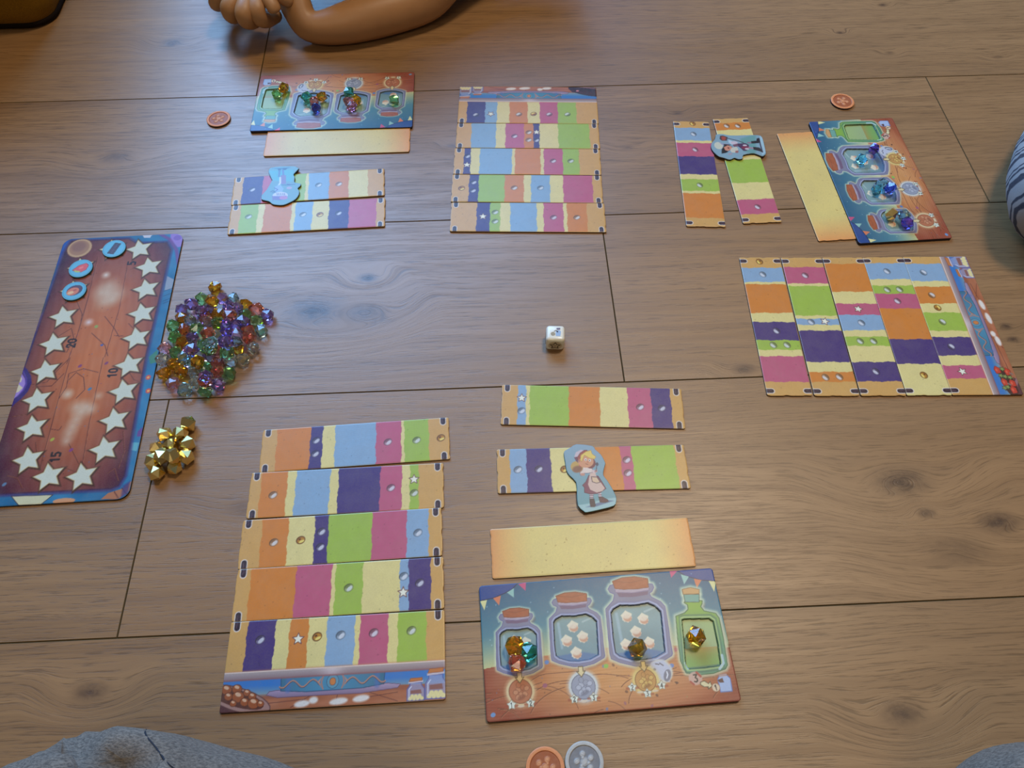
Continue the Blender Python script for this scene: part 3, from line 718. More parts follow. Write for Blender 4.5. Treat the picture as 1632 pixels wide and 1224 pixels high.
    ink.poly(CAVB, lambda x, y: np.where((y > yl)[:, None], np.array([156, 176, 124]) + np.clip((y - yl) / 25, 0, 1)[:, None] * np.array([6, 10, -10]), np.array([122, 168, 88]) + np.clip((y - yb) / (yl - yb), 0, 1)[:, None] ** 2 * np.array([44, -22, -6])), line=(62, 88, 54), lw=.65)
    ink.poly(Q(R3, [(235, 925), (400, 905), (570, 885), (570, 905), (400, 930), (240, 940)]), (64, 120, 104), .8, 1)
    ink.line(Q(R3, [(560, 940), (600, 880), (585, 800)]), 1.8, (190, 214, 220), .8); ink.line(Q(R3, [(205, 880), (235, 940)]), 1.4, (196, 220, 210), .8)
    ink.poly(nk, (112, 166, 146), line=(60, 90, 76), lw=.5); ink.poly(cork, (208, 160, 100), line=(140, 100, 60), lw=.5); ink.line([cork[0], cork[4], cork[3]], .4, (140, 100, 60))
    # coins, arrows and scores
    def coin(cx, cy, R, base, hi, lo, halo=(224, 200, 150)):
        x, y = J(cx, cy); ink.oval(x, y, R + 3.4, R + 3.4, halo, .5, 0, 2.4); ink.oval(x, y, R + 2.0, R + 2.0, halo, .9, 0, 1.0)
        ink.oval(x, y, R, R, base, line=lo, lw=.5)
        for k in range(9):
            a = k * 2.4; rr = R * .14 * (k ** .5) * 1.5; ink.oval(x + rr * cos(a), y + .1 + rr * sin(a), R * .24, R * .2, hi if k % 3 else base, .8, a, .8, line=lo, lw=.25)
        ink.oval(x + .5, y - R * .5, R * .4, R * .2, lo, .5, .4, .8)
    coin(288, 768, 8.2, (186, 112, 76), (208, 146, 106), (128, 66, 46)); coin(652, 740, 8.6, (150, 156, 168), (186, 190, 198), (96, 102, 118), (206, 212, 206))
    x, y = J(1100, 652); ink.oval(x, y, 8.8, 8.4, (216, 214, 196), .9, -.4, 1.4)
    ink.poly([(x - 6, y + 6.5), (x + 3, y + 7.5), (x + 7.5, y + 2), (x + 5, y - 8), (x - 2, y - 5), (x - 7.5, y + 1)], (192, 196, 208), soft=1.2); ink.oval(x + 4.2, y - 3.2, 2.6, 4.4, (120, 124, 136), 1, -.4, .5); ink.line([(x + 3.4, y - 5), (x + 4.6, y - 2.6), (x + 4.2, y - .6)], .9, (232, 232, 232))
    ink.line([(x - 3, y + 5.4), (x - .5, y + 4.8)], .8, (90, 90, 100)); ink.line([(x + .2, y + 5.6), (x + 2.4, y + 3.8)], .8, (90, 90, 100)); ink.oval(x - 4.4, y + 1.6, 1.1, .9, (110, 112, 130))
    coin(1012, 705, 7.6, (200, 148, 80), (226, 190, 104), (128, 80, 40), (226, 200, 120))
    for (cx, cy) in ((283, 690), (638, 655), (1000, 625)):
        x, y = J(cx, cy); ink.poly([(x - 1.6, y + 3.6), (x + 1.6, y + 3.6), (x + 1.6, y + .2), (x + 3.2, y + .4), (x, y - 3.6), (x - 3.2, y + .4), (x - 1.6, y + .2)], (226, 206, 152), line=(78, 66, 44), lw=.5)
    for (cx, cy, s_) in ((237, 847, '1'), (348, 836, '2'), (600, 812, '2'), (712, 803, '3'), (935, 745, '2'), (1023, 779, '3'), (1105, 733, '4')):
        x, y = J(cx, cy)
        ink.line([(x - 4, y - .6), (x + 4, y - .6)], 1.6, (160, 72, 52), .7, .8)
        ink.star(x, y, 3.5, (226, 230, 208), (150, 130, 100), pi / 2, .35, .6); ink.text(s_, x, y - .1, 3.0, 0, .5)
    for (cx, cy) in ((292, 855), (658, 824), (980, 773), (1068, 765)): ink.oval(*J(cx, cy), 2.4, .7, (222, 200, 170), .9)
    x, y = J(1300, 693); ink.oval(x, y, 5, 4.6, (208, 170, 150), .95, 0, 1); ink.line([(x + 1.5, y + 4), (x + 4, y + 1)], 1.6, (176, 74, 60)); ink.line([(x - 4, y - 2), (x - 2, y - 4)], 1.4, (176, 74, 60)); ink.text('3', x + .2, y, 5.0, 0, .95)
    ink.poly(Q(J, [(1328, 715), (1352, 708), (1375, 724), (1385, 712), (1396, 738), (1375, 755), (1375, 742), (1350, 742), (1330, 730)]), (224, 210, 160), line=(70, 60, 44), lw=.5)
    x, y = J(1470, 722); ink.poly([(x - 4.2, y - 5.6), (x + 4.2, y - 5.6), (x + 4.6, y + 3), (x + 2.6, y + 5.4), (x - 2.8, y + 5.4), (x - 4.6, y + 3)], (168, 188, 216), line=(98, 122, 176), lw=.6); ink.poly([(x - 3, y + 4.6), (x + 2.6, y + 4.9), (x + 2.6, y + 6.6), (x - 3, y + 6.2)], (176, 150, 142)); ink.poly([(x - 5, y + 2.6), (x - 1, y + 3.8), (x - .4, y + .6), (x - 3.6, y + .8)], (90, 60, 60))
    x, y = J(1418, 746); ink.oval(x, y, 2.9, 2.9, (222, 196, 160), 1, 0, .4, line=(150, 100, 70)); ink.text('1', x, y, 3.4, .1, .65)
    ink.poly(Q(J, [(1178, 712), (1195, 712), (1205, 720), (1190, 728)]), (70, 40, 34), .8)
    # printed rim, a little darker
    for a, b in (((0, 0), (JL, 0)), ((JL, 0), (JL, JW * .4)), ((0, 0), (0, JW * .35))): ink.line([a, b], 1.6, (120, 52, 40), .55, 1.6)
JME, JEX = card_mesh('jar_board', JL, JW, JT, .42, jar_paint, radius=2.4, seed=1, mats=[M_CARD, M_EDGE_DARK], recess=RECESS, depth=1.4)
def jar_board(quad, label):
    fr = Frame(quad, JL / 1000, JW / 1000, JT / 1000)
    o = link(bpy.data.objects.new('jar_board', JME)); o.location = (fr.c[0], fr.c[1], 0); o.rotation_euler = (0, 0, fr.rz)
    for k, me in enumerate(JEX): link(bpy.data.objects.new('printed_face' if k == 0 else 'bottle_recess' if k == 4 else 'jar_recess', me), o)
    return tag(o, label, 'game board', 'boards with three jars and a bottle'), fr
jar_board(JQ, 'jar board nearest the camera with corks pointing away and amber gem in green bottle')
jar_board([(659.4, 114.6), (416.7, 120.8), (399.5, 208), (655.8, 203)], 'jar board at upper left below the child\'s arm, upside down')
jar_board([(1516.5, 378.5), (1423, 187.3), (1289.7, 194.4), (1369, 388.3)], 'jar board at upper right turned sideways, blue gems in its jars')

# ------------------------------------------------------------------ score board
SQ = [(-29, 807), (203, 796.5), (293, 371.5), (100, 381.5)]
_q = np.array([P(x, y, .002) for x, y in SQ])
SBL = float((np.hypot(*(_q[1] - _q[0])) + np.hypot(*(_q[2] - _q[3]))) / 2 * 1000); SBW = float((np.hypot(*(_q[3] - _q[0])) + np.hypot(*(_q[2] - _q[1]))) / 2 * 1000)
FS = Frame(SQ, SBL / 1000, SBW / 1000, .002)
S5 = zoomer(FS, 0, 360, 5.265); S6 = zoomer(FS, 0, 570, 5.1); SP = lambda x, y: FS.mm(x, y)
_ref = S6(1005, 272); _tips = Q(S6, [(993, 176), (1110, 212), (1082, 335), (945, 368), (888, 278)])
_a = np.array(_tips) - np.array(_ref); _rots = [math.atan2(t[1], t[0]) - k * -2 * pi / 5 for k, t in enumerate(_a)]
STAR_ROT = math.atan2(np.mean(np.sin(_rots)), np.mean(np.cos(_rots))); STAR_R = float(np.mean(np.hypot(_a[:, 0], _a[:, 1])))
STARS = [S5(*p) for p in ((1170, 195), (1250, 345), (1225, 530), (1190, 735), (1145, 940), (450, 990), (530, 760), (620, 545), (678, 352), (945, 195))] + \
        [S6(*p) for p in ((1050, 60), (1005, 272), (930, 508), (850, 745), (665, 965), (395, 965), (228, 832), (263, 570), (303, 343), (370, 110))]
def score_paint(ink):
    X, Y = ink.X, ink.Y; L, W = SBL, SBW
    ink.C[:] = np.array([40, 112, 150]) + (fbm(X, Y, .09, 3) * 26)[:, None] * np.array([.7, 1, 1])
    inner = Q(S5, [(540, 230), (600, 128), (900, 118), (1080, 110), (1150, 150), (1400, 140), (1430, 200)]) + Q(S6, [(1180, 0), (1010, 960), (960, 1040), (900, 1065), (-200, 1118)]) + Q(S6, [(-140, 900), (70, 400), (230, 0)])
    # border pictures
    ink.poly(Q(S5, [(500, 170), (470, 330), (560, 330), (600, 130), (540, 110)]), (28, 84, 160))
    ink.poly(Q(S5, [(330, 730), (400, 600), (370, 720), (320, 760)]), (60, 120, 80)); ink.poly(Q(S5, [(330, 740), (280, 900), (330, 880), (370, 730)]), (170, 150, 130), .8)
    for y0 in (430, 900, 960, 1060): ink.line(Q(S5, [(470 - (y0 - 430) * .4, y0), (400 - (y0 - 430) * .38, y0 + 60)]), 3, (30, 90, 120) if y0 != 960 else (60, 130, 90), .6, 1.5)
    ink.poly(Q(S5, [(1430, 60), (1540, 60), (1540, 170), (1490, 180), (1430, 120)]), (150, 120, 190), 1, 1.5); ink.oval(*S5(1490, 100), 4, 3.4, (120, 86, 170), .7)
    ink.line(Q(S5, [(1330, 60), (1420, 110), (1480, 200), (1500, 330)]), 3.5, (124, 62, 130), .8, 1.5)
    ink.poly(Q(S5, [(1190, 70), (1280, 70), (1260, 100), (1210, 100)]), (200, 196, 200)); ink.poly(Q(S5, [(1400, 420), (1460, 450), (1440, 530), (1380, 540)]), (170, 164, 170), .8)
    for dy in (520, 560, 600, 620): ink.line(Q(S5, [(1370, dy + 30), (1450, dy)]), .5, (20, 50, 90))
    ink.poly(Q(S5, [(1250, 1100), (1320, 1040), (1330, 1140), (1260, 1158)]), (60, 130, 90), .8)
    for dy in (150, 260): ink.oval(*S6(1205, dy + 10), 2.4, 2.6, (200, 80, 70)); ink.oval(*S6(1205, dy + 10), 1.2, 1.2, (230, 170, 90))
    ink.poly(Q(S6, [(1070, 690), (1130, 690), (1110, 760), (1060, 750)]), (96, 170, 180)); ink.poly(Q(S6, [(1120, 600), (1160, 560), (1150, 640), (1110, 640)]), (110, 60, 130), .9)
    ink.poly(Q(S6, [(90, 1125), (430, 1115), (330, 1195), (150, 1200)]), (206, 200, 158), line=(60, 60, 70), lw=.7)
    ink.oval(*S6(520, 1165), 9, 2.6, (206, 146, 104)); ink.poly(Q(S6, [(820, 1150), (880, 1100), (1010, 1060), (1070, 1000), (1050, 1080), (960, 1150)]), (176, 112, 76)); ink.line(Q(S6, [(930, 1090), (960, 1140)]), .8, (90, 40, 40)); ink.line(Q(S6, [(990, 1060), (1030, 1110)]), .8, (90, 40, 40))
    ink.poly(Q(S6, [(1000, 1040), (1060, 1000), (1040, 1100), (980, 1140)]), (70, 56, 110), .8, 2)
    # wooden inside with purple edge
    ink.line(inner + [inner[0]], 5.0, (72, 42, 92), .8, 2.5); 
    c0 = np.array([L * .52, W * .5])
    def wood(x, y):
        e = np.clip(np.hypot((x - c0[0]) / (L * .5), (y - c0[1]) / (W * .5)), 0, 1.3)[:, None] ** 2.2
        g = np.sin(y * .08 + x * .9 + 3 * np.sin(y * .03)) * 2 + fbm(x * 2, y * .4, .25, 6) * 5
        return np.array([196, 110, 58]) * (1 - e * .8) + np.array([92, 40, 50]) * e * .8 + g[:, None]
    ink.poly(inner, wood, soft=1.5); ink.line(inner + [inner[0]], 1.0, (58, 26, 60), .8, 1.0)
    def wl(f, pts, w=.8, a=.9): ink.line(Q(f, pts), w, (96, 44, 30), a); ink.line([(p[0] + .5, p[1]) for p in Q(f, pts)], .35, (208, 130, 90), .4)
    wl(S5, [(820, 260), (740, 600), (660, 880), (560, 1158)], .7); wl(S6, [(570, 0), (480, 320), (400, 620), (320, 920)], .7)
    wl(S5, [(1070, 330), (1000, 700), (880, 1100)], .6); wl(S6, [(840, 0), (720, 560), (670, 860)], .6)
    wl(S5, [(640, 620), (690, 740), (680, 800)]); wl(S5, [(770, 900), (880, 1000), (905, 1090)], .8); wl(S5, [(880, 760), (960, 860), (1000, 930)]); wl(S5, [(500, 920), (600, 860), (620, 940), (560, 1060)])
    wl(S6, [(560, 180), (620, 120), (680, 160), (690, 260), (620, 330)]); wl(S6, [(480, 330), (540, 240), (560, 130), (680, 90), (800, 120)]); wl(S6, [(100, 480), (240, 455)], .9); wl(S6, [(250, 220), (380, 200), (480, 90), (560, 10)]); wl(S6, [(270, 240), (420, 230), (520, 130)])
    wl(S6, [(500, 885), (610, 925)]); wl(S6, [(560, 700), (640, 860)]); wl(S6, [(1000, 600), (1010, 760), (960, 900)]); wl(S6, [(410, 580), (480, 590), (500, 560)]); wl(S6, [(60, 960), (140, 980), (180, 1060)]); wl(S6, [(870, 940), (930, 900), (960, 1000)])
    wl(S6, [(290, 690), (300, 800), (260, 880)]); wl(S6, [(1000, 40), (1090, 180), (1150, 200)]); wl(S5, [(1090, 370), (1140, 350)], .6); wl(S5, [(1080, 820), (1130, 870)]); wl(S5, [(960, 920), (1040, 925)])
    r = np.random.RandomState(2)
    for k in range(60):
        c = [(120, 60, 100), (70, 110, 160), (80, 36, 30), (80, 36, 30), (150, 80, 120)][k % 5]
        ink.oval(30 + r.rand() * (L - 60), 15 + r.rand() * (W - 30), .6, .4, c, .7, r.rand() * 3)
    for x, y, c in ((730, 255, (60, 120, 160)), (650, 68, (130, 60, 110)), (425, 665, (170, 180, 60)), (578, 750, (130, 60, 120)), (865, 45, (130, 60, 100)), (35, 1030, (90, 130, 160))): ink.oval(*S6(x, y), 2.0, 1.4, c, .9, .8, .5)
    ink.oval(*S5(808, 845), 1.8, 1.8, (150, 160, 80)); ink.oval(*S5(855, 1000), 1.4, 1.2, (70, 90, 150))
    # spilled flour
    for x, y, rr in ((900, 560, 15), (920, 500, 13), (980, 570, 12), (870, 640, 12), (850, 560, 11), (940, 620, 10)): ink.glow(*S5(x, y), rr * 1.15, (214, 200, 176), .5)
    ink.glow(*S5(890, 412), 6, (226, 214, 196), .95); ink.glow(*S5(745, 808), 6, (226, 208, 206), .95)
    for x, y, rr in ((620, 400, 9), (700, 395, 9), (660, 440, 9), (620, 500, 8), (590, 560, 8), (560, 620, 8), (540, 680, 6), (740, 420, 7), (800, 310, 5), (550, 295, 6), (550, 297, 6)): ink.glow(*S6(x, y), rr * 1.2, (214, 200, 176), .55)
    # purple ring on the left border with pale biscuits in it
    ink.poly(Q(S6, [(165, 110), (215, 190), (205, 260), (165, 310), (60, 400), (0, 420), (60, 200)]), (160, 128, 190))
    ink.poly(Q(S6, [(90, 120), (150, 128), (180, 170), (170, 200), (60, 200)]), (212, 196, 160)); ink.poly(Q(S6, [(60, 210), (150, 215), (185, 245), (150, 280), (40, 300)]), (212, 196, 160))
    ink.line(Q(S6, [(150, 205), (60, 210)]), 1.0, (120, 70, 90))
    ink.line(Q(S6, [(170, 80), (200, 110), (228, 160), (232, 210), (205, 270), (160, 320), (110, 360), (70, 400)]), 5.2, (52, 30, 104), 1, .8)
    ink.line(Q(S6, [(188, 110), (214, 170), (214, 220), (188, 270), (140, 315)]), 1.2, (92, 66, 150), .8)
    # wooden bowl, stars and numbers
    x, y = S5(668, 187); ink.oval(x, y, 12.8, 12.8, (112, 62, 46), .8, 0, 1.6); ink.oval(x, y, 12.0, 12.0, (196, 156, 112), line=(140, 100, 70)); ink.oval(x - .3, y + .4, 9.8, 9.8, (166, 122, 92), 1, 0, 1.5); ink.oval(x - 1, y + 2, 7, 6.5, (136, 96, 84), .7, 0, 3)
    rot, R, spots = STAR_ROT, STAR_R, STARS
    for x, y in spots:
        ink.poly([(p[0] + .5, p[1] - .6) for p in starpts(x, y, R * 1.24, rot, .5)], (70, 36, 20), .95, 1.3)
        ink.poly(starpts(x, y, R * 1.04, rot, .5), (216, 196, 140), 1, 1.0); ink.poly(starpts(x, y, R * .93, rot, .5), (206, 208, 186), 1, .5)
    tr = rot - pi / 2; tr = radians(90)
    for s_, (x, y) in (('5', S5(1105, 312)), ('10', S6(915, 125)), ('15', S6(450, 808)), ('20', S5(600, 985))): ink.text(s_, x, y, 7.4, tr, 1.7, (34, 16, 20), .72)
SME, SEX = card_mesh('score_board', SBL, SBW, 2.0, .55, score_paint, radius=9, seed=4, mats=[M_GLOSS, M_EDGE_DARK], recess=[starpts(x, y, STAR_R, STAR_ROT, .5) for x, y in STARS], depth=.0)
sb = link(bpy.data.objects.new('score_board', SME)); sb.location = (FS.c[0], FS.c[1], 0); sb.rotation_euler = (0, 0, FS.rz)
for k, me in enumerate(SEX): link(bpy.data.objects.new('star_space' if k else 'printed_face', me), sb)
tag(sb, 'brown score track board with cream stars and numbers 5 to 20 at the left edge', 'game board')

# ------------------------------------------------------------------ punched tokens
def token_mesh(name, outline, T, paint, mats, step=.7, bevel=.35):
    """outline in mm (centre at 0,0); printed top, cardboard side"""
    a = np.array(outline, float); x0, y0, x1, y1 = bb(outline)
    # densify the outline
    O = []
    for k in range(len(a)):
        p, q = a[k], a[(k + 1) % len(a)]; n = max(1, int(np.hypot(*(q - p)) / step))
        for j in range(n): O.append(p + (q - p) * j / n)
    O = np.array(O)
    area_ = np.sum(O[:, 0] * np.roll(O[:, 1], -1) - np.roll(O[:, 0], -1) * O[:, 1])
    if area_ < 0: O = O[::-1]
    tn = np.roll(O, -1, 0) - np.roll(O, 1, 0); tn /= np.maximum(np.hypot(tn[:, 0], tn[:, 1]), 1e-9)[:, None]
    I = O + np.stack([-tn[:, 1], tn[:, 0]], -1) * bevel
    gx, gy = np.meshgrid(np.arange(x0, x1, step), np.arange(y0, y1, step)); gx = gx.ravel(); gy = gy.ravel()
    ins = np.zeros(len(gx), bool); d = np.full(len(gx), 1e9)
    for k in range(len(I)):
        p, q = I[k], I[(k + 1) % len(I)]; c = (p[1] > gy) != (q[1] > gy)
        ins ^= c & (gx < (q[0] - p[0]) * (gy - p[1]) / (q[1] - p[1] + 1e-15) + p[0]); d = np.minimum(d, Ink._segd(gx, gy, p, q))
    ok = ins & (d > step * .5); n = len(I)
    pts = [Vector((float(p[0]), float(p[1]))) for p in I] + [Vector((float(x), float(y))) for x, y in zip(gx[ok], gy[ok])]
    vs, es, fs, ov, oe, of = delaunay_2d_cdt(pts, [(k, (k + 1) % n) for k in range(n)], [list(range(n))], 1, 1e-6)
    V = [(v.x, v.y, T) for v in vs]; inner = {}
    for k, lst in enumerate(ov):
        for j in lst: inner[j] = k
    nb = len(V); V += [(p[0], p[1], T - bevel) for p in O] + [(p[0], p[1], 0) for p in O]
    F = []; mi = []
    for f in fs:
        f = list(f); A = sum(vs[f[i]].x * vs[f[(i + 1) % len(f)]].y - vs[f[(i + 1) % len(f)]].x * vs[f[i]].y for i in range(len(f)))
        F.append(tuple(f if A > 0 else f[::-1])); mi.append(0)
    for k in range(n):
        k2 = (k + 1) % n; i0, i1 = inner.get(k, 0), inner.get(k2, 0)
        F.append((nb + k, nb + k2, i1, i0)); mi.append(0)
        F.append((nb + n + k, nb + n + k2, nb + k2, nb + k)); mi.append(1)
    F.append(tuple(nb + n + k for k in reversed(range(n)))); mi.append(1)
    V = np.array(V); ink = Ink(V[:, 0].copy(), V[:, 1].copy(), (128, 176, 196)); paint(ink)
    me = bpy.data.meshes.new(name); me.from_pydata([tuple(v / 1000) for v in V], [], F)
    for m in mats: me.materials.append(m)
    me.polygons.foreach_set('material_index', np.array(mi, np.int32)); me.update(); finish(me, lin(np.clip(ink.C, 0, 255)))
    return me

def world_token(name, off, outline_px, z0, T, paint_fn, label, cat, group=None, mats=None, step=.6, tilt=(0, 0)):
    """token whose outline is read off the photograph; its own axes are the room's"""
    zt = z0 + T / 1000; f = lambda x, y: P(off[0] + x / off[2], off[1] + y / off[2], zt)
    W = np.array([f(*p) for p in outline_px]); c = W.mean(0)
    mm = lambda x, y: tuple((np.array(f(x, y)) - c) * 1000)
    me = token_mesh(name, [tuple((w - c) * 1000) for w in W], T, lambda ink: paint_fn(ink, mm), mats or [M_CARD, M_EDGE_DARK], step)
    o = link(bpy.data.objects.new(name, me)); o.location = (c[0], c[1], z0); o.rotation_euler = (tilt[0], tilt[1], 0)
    return tag(o, label, cat, group)

def smooth_poly(pts, n=3):
    """Catmull-Rom through a closed outline"""
    out = []; m = len(pts)
    for k in range(m):
        p0, p1, p2, p3 = (np.array(pts[(k + j - 1) % m], float) for j in range(4))
        for t in np.linspace(0, 1, n, endpoint=False):
            out.append(tuple(.5 * ((2 * p1) + (-p0 + p2) * t + (2 * p0 - 5 * p1 + 4 * p2 - p3) * t * t + (-p0 + 3 * p1 - 3 * p2 + p3) * t ** 3)))
    return out

def chef1(ink, m):
    q = lambda pts: [m(*p) for p in pts]
    y = ink.Y; y0, y1 = y.min(), y.max()
    ink.C[:] = np.array([98, 154, 154]) + np.clip((y - y0) / (y1 - y0), 0, 1)[:, None] * np.array([42, 14, 28])
    ink.poly(q([(340, 1010), (500, 985), (700, 925), (895, 900), (920, 1000), (700, 1090), (480, 1120)]), (152, 190, 186), 1, 1.0)
    ink.poly(q([(470, 1035), (600, 1030), (860, 945), (780, 935), (600, 985)]), (84, 106, 136), .9, .8)
    ink.poly(q([(525, 850), (575, 850), (570, 925), (530, 925)]), (210, 190, 190)); ink.poly(q([(640, 835), (685, 835), (690, 905), (650, 905)]), (210, 190, 190))
    for yy in (862, 890): ink.line(q([(522, yy + 12), (575, yy + 12)]), .7, (70, 46, 60)); ink.line(q([(645, yy), (688, yy)]), .7, (70, 46, 60))
    ink.poly(q([(520, 915), (585, 920), (605, 1010), (590, 1030), (535, 1030)]), (64, 46, 56), line=(30, 20, 28), lw=.3); ink.poly(q([(648, 895), (700, 890), (775, 930), (785, 955), (740, 970), (665, 965)]), (84, 44, 56), line=(30, 20, 28), lw=.3)
    ink.poly(q([(510, 590), (470, 680), (420, 730), (450, 760), (450, 830), (540, 855), (660, 840), (750, 775), (700, 690), (640, 600)]), (124, 62, 84), line=(60, 26, 44), lw=.4)
    ink.poly(q([(515, 620), (500, 720), (530, 790), (620, 830), (700, 810), (735, 770), (670, 680), (620, 610), (600, 550), (530, 555)]), (214, 182, 164)); ink.poly(q([(545, 610), (560, 680), (620, 700), (670, 685), (625, 615)]), (222, 188, 150), line=(80, 60, 76), lw=.6)
    ink.poly(q([(420, 480), (500, 470), (560, 500), (560, 550), (500, 560), (450, 560), (400, 600), (385, 560)]), (226, 206, 190), line=(120, 90, 110), lw=.4); ink.poly(q([(385, 570), (420, 600), (460, 590), (450, 560), (410, 560)]), (196, 140, 120))
    ink.poly(q([(555, 510), (600, 520), (630, 540), (600, 560), (560, 550)]), (214, 190, 184)); ink.poly(q([(585, 530), (625, 500), (632, 540), (600, 555)]), (196, 140, 130)); ink.line(q([(612, 530), (620, 460)]), .6, (60, 60, 76)); ink.oval(*m(626, 435), 1.2, 1.7, (70, 74, 90))
    ink.oval(*m(345, 472), 5.3, 5.3, (196, 158, 86)); ink.oval(*m(352, 505), 4.3, 3.0, (120, 72, 66), .8, .3, 1.6); ink.oval(*m(398, 445), 1.5, 1.8, (190, 80, 74))
    ink.oval(*m(530, 420), 4.6, 5.0, (120, 60, 66)); ink.poly(q([(310, 330), (330, 270), (400, 235), (450, 245), (380, 300), (345, 370)]), (206, 186, 190)); ink.poly(q([(305, 340), (330, 390), (365, 420), (350, 330)]), (110, 66, 90))
    ink.oval(*m(470, 400), 6.6, 5.6, (214, 150, 112), 1, .15); ink.poly(q([(345, 350), (390, 280), (450, 240), (490, 240), (480, 275), (410, 310), (375, 400)]), (160, 72, 70), line=(90, 36, 44), lw=.4)
    ink.poly(q([(390, 380), (400, 310), (470, 260), (540, 240), (555, 290), (610, 330), (590, 365), (520, 350), (450, 310), (410, 400)]), (232, 200, 100), line=(180, 136, 70), lw=.35)
    ink.oval(*m(467, 372), 1.0, 1.2, (244, 236, 224)); ink.oval(*m(523, 382), 1.0, 1.2, (244, 236, 224)); ink.oval(*m(469, 374), .45, .6, (40, 26, 26)); ink.oval(*m(520, 384), .45, .6, (40, 26, 26)); ink.oval(*m(498, 405), .7, .5, (190, 110, 84)); ink.line(q([(468, 428), (485, 438), (500, 436)]), .4, (110, 40, 36)); ink.oval(*m(380, 380), 1.0, 1.3, (196, 120, 96))
world_token('baker_standee', (880, 690, 8.743), smooth_poly([(340, 155), (560, 180), (600, 230), (680, 300), (735, 400), (740, 440), (718, 520), (715, 590), (760, 650), (830, 760), (890, 880), (893, 960), (860, 1015), (700, 1060), (490, 1105), (440, 1090), (360, 1010), (345, 850), (335, 690), (240, 590), (200, 520), (185, 420), (165, 300), (175, 250), (260, 200)], 2),
            .00185, 2.0, chef1, 'blue cardboard standee showing a blond baker in apron, lying on a striped card', 'game piece', step=.45)

def chef2(ink, m):
    q = lambda pts: [m(*p) for p in pts]
    ink.C[:] = np.array([118, 164, 176]); ink.poly(q([(290, 260), (880, 230), (900, 330), (850, 520), (400, 500), (330, 380)]), (96, 178, 190), 1, 2)
    ink.poly(q([(350, 205), (600, 195), (830, 175), (720, 215), (620, 230), (500, 225)]), (70, 126, 160)); ink.poly(q([(500, 210), (580, 210), (570, 270), (520, 280)]), (58, 96, 130)); ink.poly(q([(620, 200), (730, 195), (700, 240), (620, 250)]), (58, 96, 130))
    ink.line(q([(545, 260), (530, 400)]), 2.2, (96, 130, 170)); ink.line(q([(625, 250), (640, 380)]), 2.2, (110, 130, 176))
    ink.poly(q([(580, 370), (700, 370), (700, 580), (600, 590), (530, 560)]), (142, 126, 166)); ink.line(q([(560, 430), (560, 560), (500, 650)]), 2.0, (206, 216, 236)); ink.line(q([(600, 610), (760, 610), (920, 590)]), 1.0, (80, 110, 150)); ink.poly(q([(720, 580), (900, 600), (740, 620)]), (90, 104, 150))
    ink.poly(q([(430, 650), (560, 600), (640, 700), (600, 800), (440, 780)]), (150, 180, 214)); ink.line(q([(420, 680), (500, 720), (450, 760)]), .8, (88, 92, 150)); ink.oval(*m(780, 680), 3, 2, (186, 166, 190))
    ink.oval(*m(560, 860), 8, 5, (206, 206, 226)); ink.line(q([(320, 780), (380, 750), (440, 780), (360, 800)]), .8, (80, 96, 140)); ink.poly(q([(360, 880), (560, 880), (720, 870), (700, 960), (520, 980), (400, 970), (380, 1020)]), (128, 118, 170)); ink.oval(*m(640, 920), 4.4, 2.6, (190, 130, 176))
    for x in (480, 520, 570, 620, 660): ink.line(q([(x, 810), (x + 10, 860)]), .6, (84, 90, 130))
world_token('baker_standee', (410, 255, 15.3), smooth_poly([(330, 185), (600, 150), (900, 150), (990, 185), (1010, 215), (900, 330), (890, 370), (915, 420), (905, 530), (960, 555), (1060, 575), (1050, 630), (985, 690), (1020, 740), (1020, 830), (940, 950), (800, 1030), (640, 1095), (480, 1095), (360, 1070), (290, 1010), (120, 970), (95, 930), (110, 850), (230, 720), (350, 510), (350, 470), (280, 320), (275, 260)], 2),
            .0019, 2.0, chef2, 'light blue cardboard standee lying upside down on a striped card at upper left', 'game piece', step=.5)

